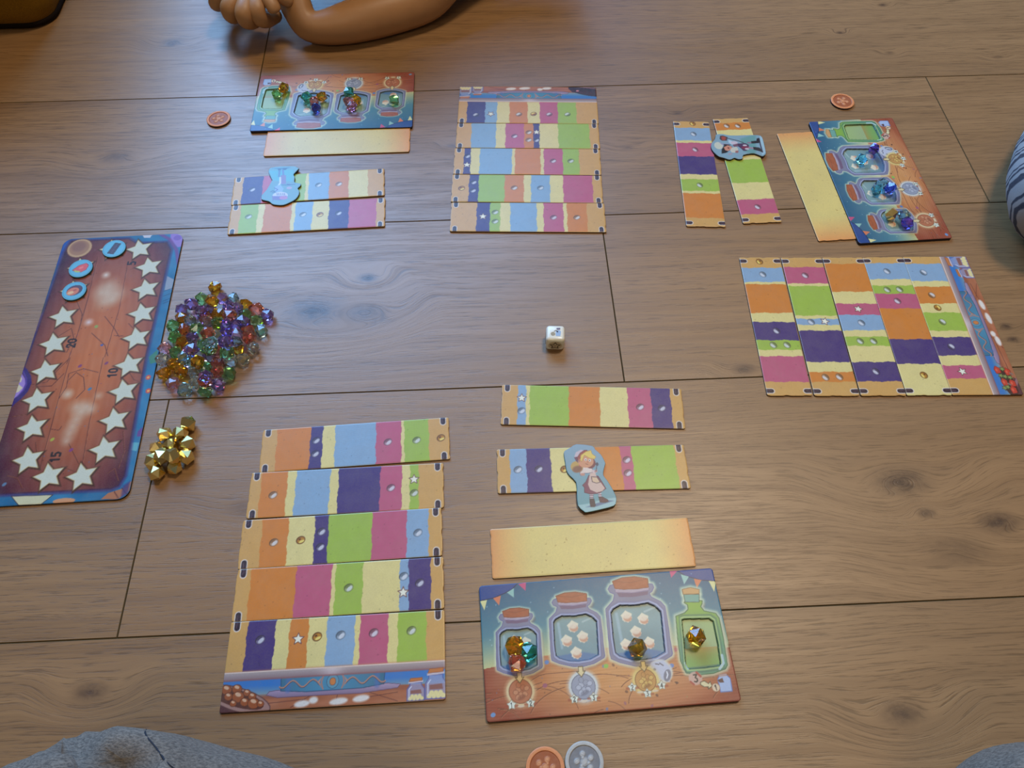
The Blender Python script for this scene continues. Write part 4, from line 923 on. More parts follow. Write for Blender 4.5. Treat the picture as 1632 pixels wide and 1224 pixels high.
def chef3(ink, m):
    q = lambda pts: [m(*p) for p in pts]
    ink.C[:] = np.array([134, 166, 178]); ink.poly(q([(850, 250), (1080, 180), (1240, 170), (1230, 300), (1250, 560), (1200, 640), (930, 560)]), (102, 156, 150), .9, 2.5)
    ink.poly(q([(1330, 170), (1400, 230), (1480, 600), (1400, 660), (1380, 560)]), (164, 196, 204)); ink.line(q([(1310, 240), (1400, 580)]), 1.6, (60, 60, 84))
    ink.poly(q([(350, 180), (420, 170), (540, 210), (520, 300), (400, 300), (340, 260)]), (70, 52, 60)); ink.poly(q([(380, 200), (430, 190), (500, 215), (480, 285), (400, 285)]), (170, 66, 50))
    ink.line(q([(540, 240), (800, 300), (930, 350)]), 1.0, (60, 48, 60)); ink.poly(q([(560, 270), (700, 330), (720, 380), (640, 400), (560, 340)]), (186, 206, 216)); ink.oval(*m(700, 350), 4, 2.6, (206, 190, 196))
    ink.oval(*m(315, 420), 4.8, 5.8, (206, 206, 184)); ink.poly(q([(310, 330), (400, 370), (600, 380), (500, 400), (400, 400)]), (160, 150, 180)); ink.poly(q([(390, 520), (450, 420), (440, 380), (640, 400), (560, 420), (480, 480), (500, 540), (560, 570), (500, 600), (390, 620)]), (26, 24, 30))
    ink.poly(q([(440, 460), (540, 410), (650, 450), (630, 510), (560, 550), (480, 540)]), (214, 142, 114), line=(100, 50, 46), lw=.3); ink.oval(*m(560, 480), 1.0, 1.4, (130, 60, 50)); ink.poly(q([(640, 470), (760, 450), (800, 500), (790, 600), (640, 590), (600, 540)]), (206, 200, 180)); ink.poly(q([(730, 550), (810, 540), (800, 600), (730, 600)]), (160, 100, 96))
    ink.poly(q([(660, 400), (780, 370), (800, 440), (700, 450)]), (120, 80, 96)); ink.poly(q([(550, 620), (660, 600), (640, 640), (560, 655)]), (170, 150, 160))
    ink.poly(q([(780, 370), (980, 360), (1060, 400), (1080, 500), (1000, 550), (930, 550), (880, 500), (800, 440)]), (76, 50, 84)); ink.oval(*m(965, 415), 2.4, 1.4, (206, 196, 196)); ink.oval(*m(980, 470), 4.4, 2.4, (130, 40, 70)); ink.oval(*m(1020, 500), 2.4, 1.4, (206, 196, 196))
    ink.line(q([(1040, 350), (1160, 350)]), 2.0, (150, 110, 130)); ink.line(q([(1070, 470), (1180, 490)]), 2.0, (170, 120, 140))
    ink.poly(q([(1120, 310), (1250, 300), (1260, 240), (1320, 235), (1340, 340), (1300, 360), (1130, 370)]), (28, 26, 36)); ink.poly(q([(1170, 450), (1330, 470), (1400, 560), (1400, 585), (1330, 560), (1180, 520)]), (28, 26, 36))
world_token('baker_standee', (1125, 205, 15.54), smooth_poly([(260, 140), (420, 130), (600, 165), (900, 160), (1180, 155), (1330, 165), (1400, 220), (1450, 400), (1490, 600), (1450, 660), (1390, 680), (1250, 625), (1140, 610), (930, 650), (915, 730), (850, 755), (780, 745), (710, 720), (640, 755), (560, 760), (450, 720), (330, 690), (230, 610), (160, 530), (130, 440), (150, 350), (225, 260), (240, 200)], 2),
            .0019, 2.2, chef3, 'blue cardboard standee of dark haired baker, lying sideways on an upright striped card', 'game piece', step=.5)

# round tokens on the score board
def disc_token(px, py, z0, R, T, paint, name, label, cat, group, mats=None, step=.6, rz=0.0):
    c = P(px, py, z0 + T / 1000)
    me = token_mesh(name, [(R * cos(t), R * sin(t)) for t in np.linspace(0, 2 * pi, 48, endpoint=False)], T, paint, mats or [M_CARD, M_EDGE_DARK], step, .3)
    o = link(bpy.data.objects.new(name, me)); o.location = (c[0], c[1], z0); o.rotation_euler = (0, 0, rz); return tag(o, label, cat, group)
def tok(fn):
    def p(ink):
        ink.C[:] = np.array([112, 186, 204]); ink.oval(0, 0, 10.4, 10.4, (96, 176, 200), 1, 0, .5); ink.line([(10.2 * cos(t), 10.2 * sin(t)) for t in np.linspace(0, 2 * pi, 40)], .7, (56, 140, 168), .8); fn(ink)
    return p
def t_choc(ink):
    ink.poly([(-.6, 7.4), (5.4, 6.4), (1.4, -7.4), (-4.8, -6.2)], (56, 22, 40), line=(34, 14, 28), lw=.6)
    for k in range(-1, 2): ink.line([(-3 + k * .75 - .2, k * 2.1), (4 + k * .75 - .4, k * 2.1 - .4)], .3, (96, 52, 74))
    ink.line([(2, 5.6), (-1.2, -5.4)], .45, (110, 62, 84))
def t_berry(ink):
    ink.poly([(-7.4, -2.6), (-2.4, 3.6), (3.8, 6.6), (7.0, 4.0), (6.0, -1.6), (2.0, -5.0), (-3.8, -4.4)], (222, 78, 72), line=(130, 34, 40), lw=.5)
    ink.oval(.4, .6, 2.4, 1.2, (240, 140, 120), .7, .5); ink.poly([(-5.6, -2.2), (-4.4, -5), (-.6, -5.4), (1.6, -3.8), (-2.4, -3.2)], (180, 186, 90))
def t_nut(ink):
    ink.oval(.4, .6, 7.4, 6.0, (90, 46, 60), 1, .5, line=(50, 30, 44)); ink.oval(-.9, -.8, 6.0, 4.6, (214, 116, 74), 1, .5); ink.oval(-2.6, -2.4, 3.0, 1.8, (236, 190, 130), .9, .4); ink.oval(.6, .8, 1.8, 1.0, (170, 76, 50), .8, .5)
M_TEAL_EDGE = plain('teal_card_edge', (40, 84, 96), .7, .2)
GT = 'round blue tokens on the score board'
disc_token(181.5, 396, .0021, 11.3, 2.0, tok(t_choc), 'round_token', 'round blue token with dark chocolate bar on the score board', 'game token', GT, [M_CARD, M_TEAL_EDGE])
disc_token(128.3, 427.5, .0021, 11.3, 2.0, tok(t_berry), 'round_token', 'round blue token with red strawberry on the score board', 'game token', GT, [M_CARD, M_TEAL_EDGE])
disc_token(117.8, 463.5, .0021, 11.3, 2.0, tok(t_nut), 'round_token', 'round blue token with orange brown nut on the score board', 'game token', GT, [M_CARD, M_TEAL_EDGE])

# coins: moulded rim and relief
def coin_obj(px, py, hue, label, rz, R=13.3, T=2.4):
    base, hi, lo = hue; nr, na = 22, 56; V = []; C = []
    rr = np.random.RandomState(int(px)); blobs = [(r_ * cos(a), r_ * sin(a), s_) for r_, a, s_ in [(0, 0, 3.4)] + [(5.2, k * 1.256 + .3, 2.6) for k in range(5)] + [(3.0, k * 2.1, 1.5) for k in range(3)]]
    def h(x, y, r):
        if r > R - 2.6: return T - max(0, r - (R - .8)) * .45
        if r > R - 3.3: return T - .55
        z = T - .5
        for bx, by, s_ in blobs:
            d = math.hypot(x - bx, (y - by) * 1.15)
            if d < s_: z = max(z, T - .5 + .42 * (1 - (d / s_) ** 3) + .06 * math.sin(d * 5))
        return z
    V.append((0, 0, h(0, 0, 0)))
    for i in range(1, nr + 1):
        r = R * i / nr
        for k in range(na):
            t = 2 * pi * k / na; V.append((r * cos(t), r * sin(t), h(r * cos(t), r * sin(t), r)))
    n0 = len(V)
    for k in range(na): V.append((R * cos(2 * pi * k / na), R * sin(2 * pi * k / na), 0))
    F = [(0, 1 + k, 1 + (k + 1) % na) for k in range(na)]; mi = [0] * na
    for i in range(1, nr):
        a, b = 1 + (i - 1) * na, 1 + i * na
        for k in range(na): F.append((a + k, b + k, b + (k + 1) % na, a + (k + 1) % na)); mi.append(0)
    a = 1 + (nr - 1) * na
    for k in range(na): F.append((n0 + k, n0 + (k + 1) % na, a + (k + 1) % na, a + k)); mi.append(1)
    F.append(tuple(n0 + k for k in reversed(range(na)))); mi.append(1)
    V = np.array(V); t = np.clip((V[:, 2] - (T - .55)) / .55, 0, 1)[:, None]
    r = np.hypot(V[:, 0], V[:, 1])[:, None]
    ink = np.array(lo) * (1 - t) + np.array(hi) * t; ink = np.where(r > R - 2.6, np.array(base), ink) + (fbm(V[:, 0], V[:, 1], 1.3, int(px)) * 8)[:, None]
    me = bpy.data.meshes.new('coin_token'); me.from_pydata([tuple(v / 1000) for v in V], [], F); me.materials.append(M_GLOSS); me.materials.append(M_EDGE_DARK)
    me.polygons.foreach_set('material_index', np.array(mi, np.int32)); me.update(); finish(me, lin(np.clip(ink, 0, 255)))
    c = P(px, py, T / 1000); o = link(bpy.data.objects.new('coin_token', me)); o.location = (c[0], c[1], 0); o.rotation_euler = (0, 0, rz)
    return tag(o, label, 'coin', 'cardboard coins')
COPPER = ((228, 146, 94), (232, 164, 116), (160, 84, 50)); SILVER = ((190, 188, 180), (208, 204, 194), (120, 122, 126))
coin_obj(348, 188.5, COPPER, 'copper coloured coin token on bare floor left of the upper left jar board', .3)
coin_obj(1343, 160.5, COPPER, 'copper coloured coin token on bare floor behind the upper right jar board', 2.0)
coin_obj(869, 1223.5, COPPER, 'copper coloured coin token at the bottom edge, left of the silver one', 1.0)
coin_obj(931.5, 1214.5, SILVER, 'silver coin token at the bottom edge beside a copper one', 4.0)

# ------------------------------------------------------------------ die
def build_die():
    s = .0172; cx, cy = P(884.5, 558, .001)
    # front bottom edge sits at that pixel
    rz = radians(-2); root = empty('die', (cx, cy + s / 2, 0), rz)
    bm = bmesh.new(); bmesh.ops.create_cube(bm, size=s); bmesh.ops.bevel(bm, geom=bm.edges[:], offset=.0032, segments=5, profile=.5, affect='EDGES')
    for v in bm.verts: v.co.z += s / 2
    for f in bm.faces: f.smooth = True
    me = bpy.data.meshes.new('die_body'); bm.to_mesh(me); bm.free(); me.materials.append(plain('ivory_plastic', (232, 226, 206), .25, .5, 0, .01, 80, coat=.3)); link(bpy.data.objects.new('die_body', me), root)
    def decal(name, polys, mat, frame, lift):
        V = []; F = []
        for pl in polys:
            n = len(V); V += [tuple(frame(x / 1000, y / 1000, lift)) for x, y in pl]; F.append(tuple(range(n, n + len(pl))))
        me = bpy.data.meshes.new(name); me.from_pydata(V, [], F); me.materials.append(mat)
        return link(bpy.data.objects.new(name, me), root)
    ff = lambda x, y, l: Vector((x, -s / 2 - l, s / 2 + y)); ft = lambda x, y, l: Vector((x, y, s + l)); fs = lambda x, y, l: Vector((s / 2 + l, x, s / 2 + y)); fw = lambda x, y, l: Vector((-s / 2 - l, -x, s / 2 + y))
    ov = lambda x, y, a, b, n=24: [(x + a * cos(t), y + b * sin(t)) for t in np.linspace(0, 2 * pi, n, endpoint=False)]
    ink = plain('brown_die_ink', (48, 26, 22), .6, .2); beige = plain('beige_die_recess', (196, 178, 146), .6, .3); blue = plain('pale_blue_die_ink', (150, 172, 196), .4); tan = plain('olive_die_ink', (156, 140, 110), .5)
    def star_mark(fr):
        decal('oval_recess', [ov(0, 0, 6.3, 6.0)], beige, fr, .00008)
        o_ = starpts(0, -.2, 5.6, pi / 2, .52); i_ = starpts(0, -.2, 4.2, pi / 2, .46)
        ring = [[o_[k], o_[(k + 1) % 10], i_[(k + 1) % 10], i_[k]] for k in range(10)]
        decal('star_outline', ring + [[(-1.4, .2), (1.4, .2), (1.4, -.5), (-1.4, -.5)]], ink, fr, .00016)
    star_mark(ff); star_mark(fw)
    decal('jar_mark', [[(.2, -4), (4.4, -4), (4.8, 1.2), (3.6, 2.4), (1.2, 2.4), (0, 1.2)]], blue, ft, .00008)
    decal('jar_lid_mark', [[(.8, 2.9), (4.2, 3.1), (4.2, 5.2), (.8, 5.0)]], plain('grey_violet_die_ink', (110, 96, 112), .5), ft, .0001)
    decal('ball_mark', [ov(-2.4, -1.7, 2.1, 2.1)], tan, ft, .00012)
    arc = [(-1.6 + 3.2 * (t), 1.1 + 1.2 * sin(pi * t * .9)) for t in np.linspace(0, 1, 8)]
    decal('arrow_mark', [[arc[k], arc[k + 1], (arc[k + 1][0], arc[k + 1][1] - .7), (arc[k][0], arc[k][1] - .5)] for k in range(7)] + [[(.7, 1.2), (2.4, 1.6), (1.9, -.4)]], ink, ft, .00016)
    decal('jar_mark', [[(-2, -4), (2, -4), (2.4, 1), (1.4, 2.4), (-1.4, 2.4), (-2.4, 1)]], blue, fs, .00008)
    tag(root, 'white rounded die with star outline on front, alone on the floor at centre', 'die')
build_die()

# ------------------------------------------------------------------ gems
def gem_mesh(name, seed, R=.0069, mat=None):
    """chunky faceted crystal: ring of girdle points, narrower rings, blunt tips"""
    r = random.Random(seed); n = 5; pts = []
    a0 = r.random()
    for k in range(n): a = a0 + 2 * pi * k / n + r.uniform(-.12, .12); pts.append((R * .90 * cos(a), R * .90 * sin(a), R * .40 + r.uniform(-.10, .10) * R))
    for k in range(n): a = a0 + 2 * pi * (k + .5) / n + r.uniform(-.12, .12); pts.append((R * .92 * cos(a), R * .92 * sin(a), -R * .34 + r.uniform(-.10, .10) * R))
    for k in range(3): a = a0 + 2 * pi * k / 3; pts.append((R * .26 * cos(a), R * .26 * sin(a), R * .98))
    pts.append((R * .1 * r.uniform(-1, 1), R * .1 * r.uniform(-1, 1), -R * 1.02))
    sx, sy, sz = r.uniform(.95, 1.08), r.uniform(.9, 1.0), r.uniform(.92, 1.1)
    bm = bmesh.new()
    for p in pts: bm.verts.new((p[0] * sx, p[1] * sy, p[2] * sz))
    bmesh.ops.convex_hull(bm, input=bm.verts[:]); loose = [v for v in bm.verts if not v.link_faces]
    bmesh.ops.delete(bm, geom=loose, context='VERTS')
    bmesh.ops.recalc_face_normals(bm, faces=bm.faces[:])
    me = bpy.data.meshes.new(name); bm.to_mesh(me); bm.free(); me.materials.append(mat); return me
GM = [gem_mesh('gem', 10 + k, mat=M_GEM['A']) for k in range(7)]
def low_z(me, eul, s=1.0):
    R_ = eul.to_matrix(); return min((R_ @ v.co).z for v in me.vertices) * s
from mathutils import Euler
def put_gem(px, py, z0, mat, label, group, seed, name='crystal_gem', stack=None, scale=1.0, cat='gem', support=None):
    r = random.Random(seed); me = GM[seed % 7] if name == 'crystal_gem' else GOLDM[seed % 4]
    e = Euler((r.uniform(0, 6.3), r.uniform(0, 6.3), r.uniform(0, 6.3))); lz = -low_z(me, e, scale)
    z = z0 + lz; D = .0108 * scale
    if stack is not None:
        for it in range(4):
            x, y = P(px, py, z); zz = z0 + lz
            for (a, b, c) in stack:
                d = math.hypot(a - x, b - y)
                if d < D: zz = max(zz, c + math.sqrt(D * D - d * d) * .92)
            z = min(zz, z0 + .026)
    x, y = P(px, py, z)
    if stack is not None: stack.append((x, y, z))
    o = bpy.data.objects.new(name, me); COL.objects.link(o); o.location = (x, y, z); o.rotation_euler = e; o.scale = (scale,) * 3
    o.material_slots[0].link = 'OBJECT'; o.material_slots[0].material = mat
    return tag(o, label, cat, group)
PILE = '''630 105 A;500 225 G;600 240 A;700 215 P;805 225 B;395 270 P;298 325 P;925 280 A;1030 315 R;1140 380 P;490 340 P;580 320 P;665 375 A;765 300 P;840 320 P;775 385 R;530 400 R;300 415 A;385 435 B;915 375 G;1040 430 G;900 440 P;225 495 G;330 525 R;450 510 G;560 450 W;665 460 G;740 485 P;825 480 P;950 520 R;1080 535 B;230 590 G;415 600 P;560 560 R;660 570 W;740 540 P;830 570 L;960 600 R;310 650 A;140 705 L;400 720 P;510 670 G;590 650 B;735 640 P;830 640 B;1000 705 W;245 745 G;660 715 R;850 710 A;575 715 G;125 820 W;325 790 B;380 830 B;570 790 P;740 750 G;905 810 W;225 860 A;460 840 A;650 850 R;780 825 W;125 945 A;300 930 A;535 890 G;650 930 R;760 945 G;425 950 W;530 985 P;215 1050 L;340 1105 B;440 1040 W;530 1030 R;655 1060 P;530 1120 G'''
items = []
for t in PILE.split(';'):
    a, b, c = t.split(); items.append((240 + int(a) / 6.12, 440 + int(b) / 6.12, c))
cx0 = np.mean([i[0] for i in items]); cy0 = np.mean([i[1] for i in items])
order = sorted(range(len(items)), key=lambda k: -math.hypot(items[k][0] - cx0, (items[k][1] - cy0) * 1.1))
bands = ['back row', 'upper middle', 'lower middle', 'front row']
def band(py): return min(3, int((py - 455) / 43))
labels = {}; ORD = ['leftmost', 'second from left', 'third from left', 'fourth from left', 'fifth from left', 'sixth from left', 'seventh from left', 'eighth from left']
for b in range(4):
    for c in GEMCOL:
        ks = sorted([k for k in range(len(items)) if items[k][2] == c and band(items[k][1]) == b], key=lambda k: items[k][0])
        for n, k in enumerate(ks):
            nm = GEMCOL[c][0]
            labels[k] = ('only %s gem in the %s of the gem heap' % (nm, bands[b])) if len(ks) == 1 else \
                ('%s gem, %s of its colour in the %s of the heap' % (nm, 'rightmost' if n == len(ks) - 1 else ORD[n], bands[b]))
stack = []
for k in order:
    px, py, c = items[k]; put_gem(px, py, 0, M_GEM[c], labels[k], 'coloured crystal gems heaped on the floor', 100 + k, stack=stack)
GOLDM = [gem_mesh('gold_nugget', 50 + k, R=.0072, mat=M_GOLD) for k in range(4)]
GOLDS = [(660, 240, 'gold nugget at the far right tip of the gold pile'), (310, 400, 'gold nugget at the upper left of the gold pile'), (545, 400, 'gold nugget just left below the far right one in the gold pile'),
         (190, 610, 'gold nugget at the left edge of the gold pile, halfway down'), (130, 800, 'gold nugget at the lower left edge of the gold pile'), (650, 540, 'gold nugget at the right edge of the gold pile'),
         (390, 570, 'gold nugget in the middle of the gold pile'), (420, 715, 'gold nugget with bright facet below the centre of the gold pile'), (625, 730, 'gold nugget at the lower right of the gold pile'),
         (185, 985, 'gold nugget at the bottom left tip of the gold pile'), (455, 890, 'gold nugget at the bottom right of the gold pile'), (265, 730, 'gold nugget tucked between the left ones of the gold pile')]
st2 = []
for k, (a, b, lab) in enumerate(sorted(GOLDS, key=lambda g: -math.hypot(g[0] - 400, g[1] - 620))):
    put_gem(230 + a / 9.42, 650 + b / 9.42, 0, M_GOLD, lab, 'gold nuggets piled on the floor', 300 + k * 5, 'gold_nugget', st2, 1.0)
zr = (JT - 1.4) / 1000; zj = JT / 1000
for k, (px, py, c, z, lab) in enumerate([
    (820, 1029, 'A', zr, 'amber gem in the smallest jar of the near board'), (844, 1039, 'T', zr, 'teal green gem in the smallest jar of the near board'), (823, 1056, 'R', zr, 'red gem in the smallest jar of the near board'),
    (1015.5, 1032, 'A', zr, 'amber gem in the largest jar of the near board'), (1109, 1013.5, 'A', zr, 'amber gem in the bottle of the near board'),
    (441, 151, 'G', zr, 'green gem in the bottle of the upper left board'), (452, 140, 'A', zj, 'amber gem over the bottle edge of the upper left board'),
    (488.5, 154.5, 'T', zr, 'teal gem in the largest jar of the upper left board'), (513, 154, 'A', zr, 'amber gem in the largest jar of the upper left board'), (501, 161.5, 'R', zr, 'red gem between teal and amber ones in the largest jar, upper left board'), (503, 173, 'D', zr, 'blue gem in the largest jar of the upper left board'),
    (555.5, 148, 'T', zr, 'teal gem in the middle jar of the upper left board'), (568, 158.5, 'A', zr, 'amber gem in the middle jar of the upper left board'), (555.5, 162, 'L', zr, 'pale pink gem beside the amber one in the middle jar, upper left board'), (560, 170, 'L', zr, 'pale pink gem nearest the cork in the middle jar, upper left board'),
    (628, 159, 'G', zr, 'green gem in the smallest jar of the upper left board'),
    (1392, 237, 'V', zj, 'dark violet gem on the edge of the largest jar, upper right board'), (1372.5, 254, 'C', zr, 'bright cyan gem in the largest jar of the upper right board'),
    (1405, 293, 'B', zr, 'pale blue gem in the middle jar of the upper right board'), (1398, 302, 'C', zr, 'bright cyan gem in the middle jar of the upper right board'), (1418.6, 300, 'D', zr, 'deep blue gem in the middle jar of the upper right board'),
    (1440, 343, 'B', zr, 'pale blue gem behind the violet one in the smallest jar, upper right board'), (1446, 355, 'V', zr, 'violet gem in the smallest jar of the upper right board')]):
    put_gem(px, py, z + .0001, M_GEM[c], lab, 'gems placed in the jars of the boards', 500 + k, scale=1.12 if py > 900 else .98)
put_gem(1420.5, 341, zr, M_GOLD, 'gold nugget in the smallest jar of the upper right board', 'gems placed in the jars of the boards', 700, 'gold_nugget', None, .95)

# ------------------------------------------------------------------ people (parts of them reach into the picture) and the pouf
def skin_chain(name, verts, edges, sub=2, root=0, mat=None, smooth=True):
    """continuous limb surface grown from a skeleton: verts = (x,y,z,r) or (x,y,z,rx,ry)"""
    me = bpy.data.meshes.new(name); me.from_pydata([v[:3] for v in verts], edges, [])
    o = bpy.data.objects.new(name, me); COL.objects.link(o)
    o.modifiers.new('skin', 'SKIN'); s = o.modifiers.new('sub', 'SUBSURF'); s.levels = sub; s.render_levels = sub
    for k, v in enumerate(verts):
        sv = me.skin_vertices[0].data[k]; sv.radius = (v[3], v[4] if len(v) > 4 else v[3]); sv.use_root = (k == root)
    dg = bpy.context.evaluated_depsgraph_get(); dg.update()
    m2 = bpy.data.meshes.new_from_object(o.evaluated_get(dg)); bpy.data.objects.remove(o); bpy.data.meshes.remove(me)
    m2.name = name
    for p in m2.polygons: p.use_smooth = smooth
    m2.materials.clear()
    if mat: m2.materials.append(mat)
    return m2
def path(pts): return [(k, k + 1) for k in range(len(pts) - 1)]
def joined(name, meshes, mat):
    bm = bmesh.new()
    for m in meshes: bm.from_mesh(m)
    me = bpy.data.meshes.new(name); bm.to_mesh(me); bm.free(); me.materials.append(mat)
    for p in me.polygons: p.use_smooth = True; p.material_index = 0
    return me
def cloth_bump(me, amp, freq, seed=0.0):
    for v, n in [(v, v.normal.copy()) for v in me.vertices]:
        p = v.co * freq + Vector((seed, seed * 2, 0)); f = noise.fractal(p, 1.0, 2.0, 3); g = 1 - abs(noise.noise(Vector((p.x * 1.1, p.y * 1.1, p.z * 2.2)) + Vector((5, 1, 2)))) * 3
        v.co += n * (amp * (f * .7 + max(0, g) * .8))

def skin_material():
    m = bpy.data.materials.new('human_skin'); N = NT(m); tc = N.new('ShaderNodeTexCoord')
    n = N.noise(tc.outputs['Object'], 40, 3.0, .6); n2 = N.noise(tc.outputs['Object'], 700, 2.0, .6)
    N.link(N.mix(n, rgba(160, 116, 76), rgba(178, 132, 88)), N.b.inputs['Base Color']); N.b.inputs['Roughness'].default_value = .48
    N.b.inputs['Subsurface Weight'].default_value = .12; N.b.inputs['Subsurface Radius'].default_value = (.01, .004, .002); N.bump(n2, .15, .0004); return m
M_SKIN = skin_material()
def fabric(name, c1, c2, scale=900, rough=.9, sheen=.08):
    m = bpy.data.materials.new(name); N = NT(m); tc = N.new('ShaderNodeTexCoord')
    mp = N.new('ShaderNodeMapping'); mp.inputs['Scale'].default_value = (1, 2.6, 1); mp.inputs['Rotation'].default_value = (0, 0, .9); N.link(tc.outputs['Object'], mp.inputs[0])
    n = N.noise(mp.outputs[0], scale, 3.0, .7); b = N.noise(tc.outputs['Object'], 18, 2.0, .5)
    c = N.mix(N.mr(n, .3, .7), rgba(*c1), rgba(*c2)); c = N.mix(N.mr(b, .3, .7, 0, .25), c, rgba(*c1)); N.link(c, N.b.inputs['Base Color'])
    N.b.inputs['Roughness'].default_value = rough; N.b.inputs['Sheen Weight'].default_value = sheen; N.b.inputs['Specular IOR Level'].default_value = .2; N.bump(n, .5, .0008); return m
M_GREY = fabric('heather_grey_fleece', (82, 76, 70), (134, 124, 112), 420); M_BLACK = fabric('black_jersey', (18, 18, 22), (34, 34, 40)); M_HAIR = fabric('dark_brown_hair', (38, 24, 16), (74, 48, 30), 300)
M_SEAM = plain('blue_grey_seam', (50, 54, 62), .9, .1)

# --- child at the top, leaning on the forearms
def at3(px, py, z): x, y = P(px, py, z); return (x, y, z)
child = empty('person', (-.18, .95, 0)); tag(child, 'child in dark top leaning on a bare forearm at the top edge', 'person')
def CH(p): return (p[0] + .18, p[1] - .95, p[2])
A_el = at3(680, 0, .026); A_wr = at3(490, 46, .020); A_mid = at3(590, 26, .025); A_mid2 = at3(535, 42, .021)
A_el2 = at3(698, -34, .045); A_chest_block = at3(540, -72, .10); A_chest_block2 = (-.20, 1.10, .16)
hand = [at3(478, 22, .032), at3(464, -8, .045), at3(448, -45, .06)]
sh_r = (.03, 1.13, .25); sh_l = (-.33, 1.13, .26); neck = (-.16, 1.14, .32); chest = (-.15, 1.28, .29); pelvis = (-.15, 1.58, .30)
body_v = [CH(pelvis) + (.10, .09), CH(chest) + (.11, .09), CH((-.15, 1.17, .27)) + (.085, .08), CH(neck) + (.036,), CH((-.17, 1.09, .34)) + (.05,), CH((-.18, 1.06, .38)) + (.068,), CH((-.18, 1.06, .44)) + (.058,),
          CH(sh_r) + (.04,), CH((.035, 1.05, .10)) + (.036,), CH(A_el2) + (.033,), CH(A_el) + (.030,), CH(A_mid) + (.0285,), CH(A_mid2) + (.0245,), CH(A_wr) + (.0215, .0195), CH(hand[0]) + (.024, .017), CH(hand[1]) + (.028, .016), CH(hand[2]) + (.026, .014),
          CH(sh_l) + (.04,), CH((-.38, 1.08, .12)) + (.036,), CH((-.40, 1.03, .045)) + (.030,), CH((-.375, .97, .045)) + (.024,), CH(at3(372, -62, .06)) + (.020,), CH(at3(385, -28, .058)) + (.025, .017), CH(at3(398, -4, .052)) + (.026, .017),
          CH((-.07, 1.42, .07)) + (.06,), CH((-.06, 1.78, .05)) + (.045,), CH((-.24, 1.42, .07)) + (.06,), CH((-.25, 1.78, .05)) + (.045,)]
body_e = [(0, 1), (1, 2), (2, 3), (3, 4), (4, 5), (5, 6), (2, 7), (7, 8), (8, 9), (9, 10), (10, 11), (11, 12), (12, 13), (13, 14), (14, 15), (15, 16), (2, 17), (17, 18), (18, 19), (19, 20), (20, 21), (21, 22), (22, 23), (0, 24), (24, 25), (0, 26), (26, 27)]
ms = [skin_chain('body', body_v, body_e, 2)]
def finger(pts, r0, r1):
    n = len(pts); v = [CH(p) + (r0 + (r1 - r0) * k / (n - 1),) for k, p in enumerate(pts)]; ms.append(skin_chain('finger', v, path(v), 2))
# curled fingers of the left hand, seen from the knuckles
for k, (x0, y0, x1, y1, x2, y2) in enumerate([(372, -20, 345, -8, 340, 8), (386, -14, 362, 12, 368, 27), (398, -8, 386, 22, 394, 36), (410, -8, 408, 18, 418, 34)]):
    finger([at3(x0, y0, .056), at3(x1, y1, .052), at3((x1 + x2) / 2 + 2, (y1 + y2) / 2 + 5, .040), at3(x2 + 8, y2 - 2, .028), at3(x2 + 26, y2 - 12, .022)], .0116, .0094)
finger([at3(404, -20, .062), at3(424, -6, .060), at3(436, 10, .054), at3(440, 22, .046)], .0100, .0082)
# right hand folded up from the wrist
for k in range(4):
    finger([at3(440 + k * 9, -40, .058), at3(432 + k * 9, -66, .066), at3(424 + k * 9, -84, .060), at3(420 + k * 9, -92, .045)], .0088, .0072)
finger([at3(470, 6, .046), at3(446, -8, .058), at3(430, -16, .066), at3(420, -22, .068)], .0100, .0082)
link(bpy.data.objects.new('body', joined('body', ms, M_SKIN)), child)
shirt_v = [CH(A_chest_block) + (.085, .08), CH(A_chest_block2) + (.115, .10), CH(pelvis) + (.125, .112), CH((-.15, 1.43, .315)) + (.13, .11), CH(chest) + (.135, .11), CH((-.15, 1.17, .27)) + (.11, .095), CH((.02, 1.13, .24)) + (.065,), CH((.04, 1.05, .13)) + (.055,), CH((.01, .99, .085)) + (.046,), CH((-.335, 1.12, .25)) + (.080,), CH((-.375, 1.07, .12)) + (.066,)]  # low chest lobes and thick left sleeve added to block window light
sm = skin_chain('dark_shirt', shirt_v, [(0, 1), (1, 5), (2, 3), (3, 4), (4, 5), (5, 6), (6, 7), (7, 8), (5, 9), (9, 10)], 3, root=4, mat=M_BLACK); link(bpy.data.objects.new('dark_shirt', sm), child)
pm = skin_chain('trousers', [CH(pelvis) + (.13, .115), CH((-.07, 1.42, .085)) + (.08,), CH((-.06, 1.78, .055)) + (.06,), CH((-.24, 1.42, .085)) + (.08,), CH((-.25, 1.78, .055)) + (.06,)], [(0, 1), (1, 2), (0, 3), (3, 4)], 2, mat=M_BLACK); link(bpy.data.objects.new('trousers', pm), child)
hm = skin_chain('hair', [CH((-.17, 1.12, .34)) + (.055,), CH((-.18, 1.10, .40)) + (.080,), CH((-.18, 1.07, .455)) + (.068,)], [(0, 1), (1, 2)], 3, mat=M_HAIR); link(bpy.data.objects.new('hair', hm), child)
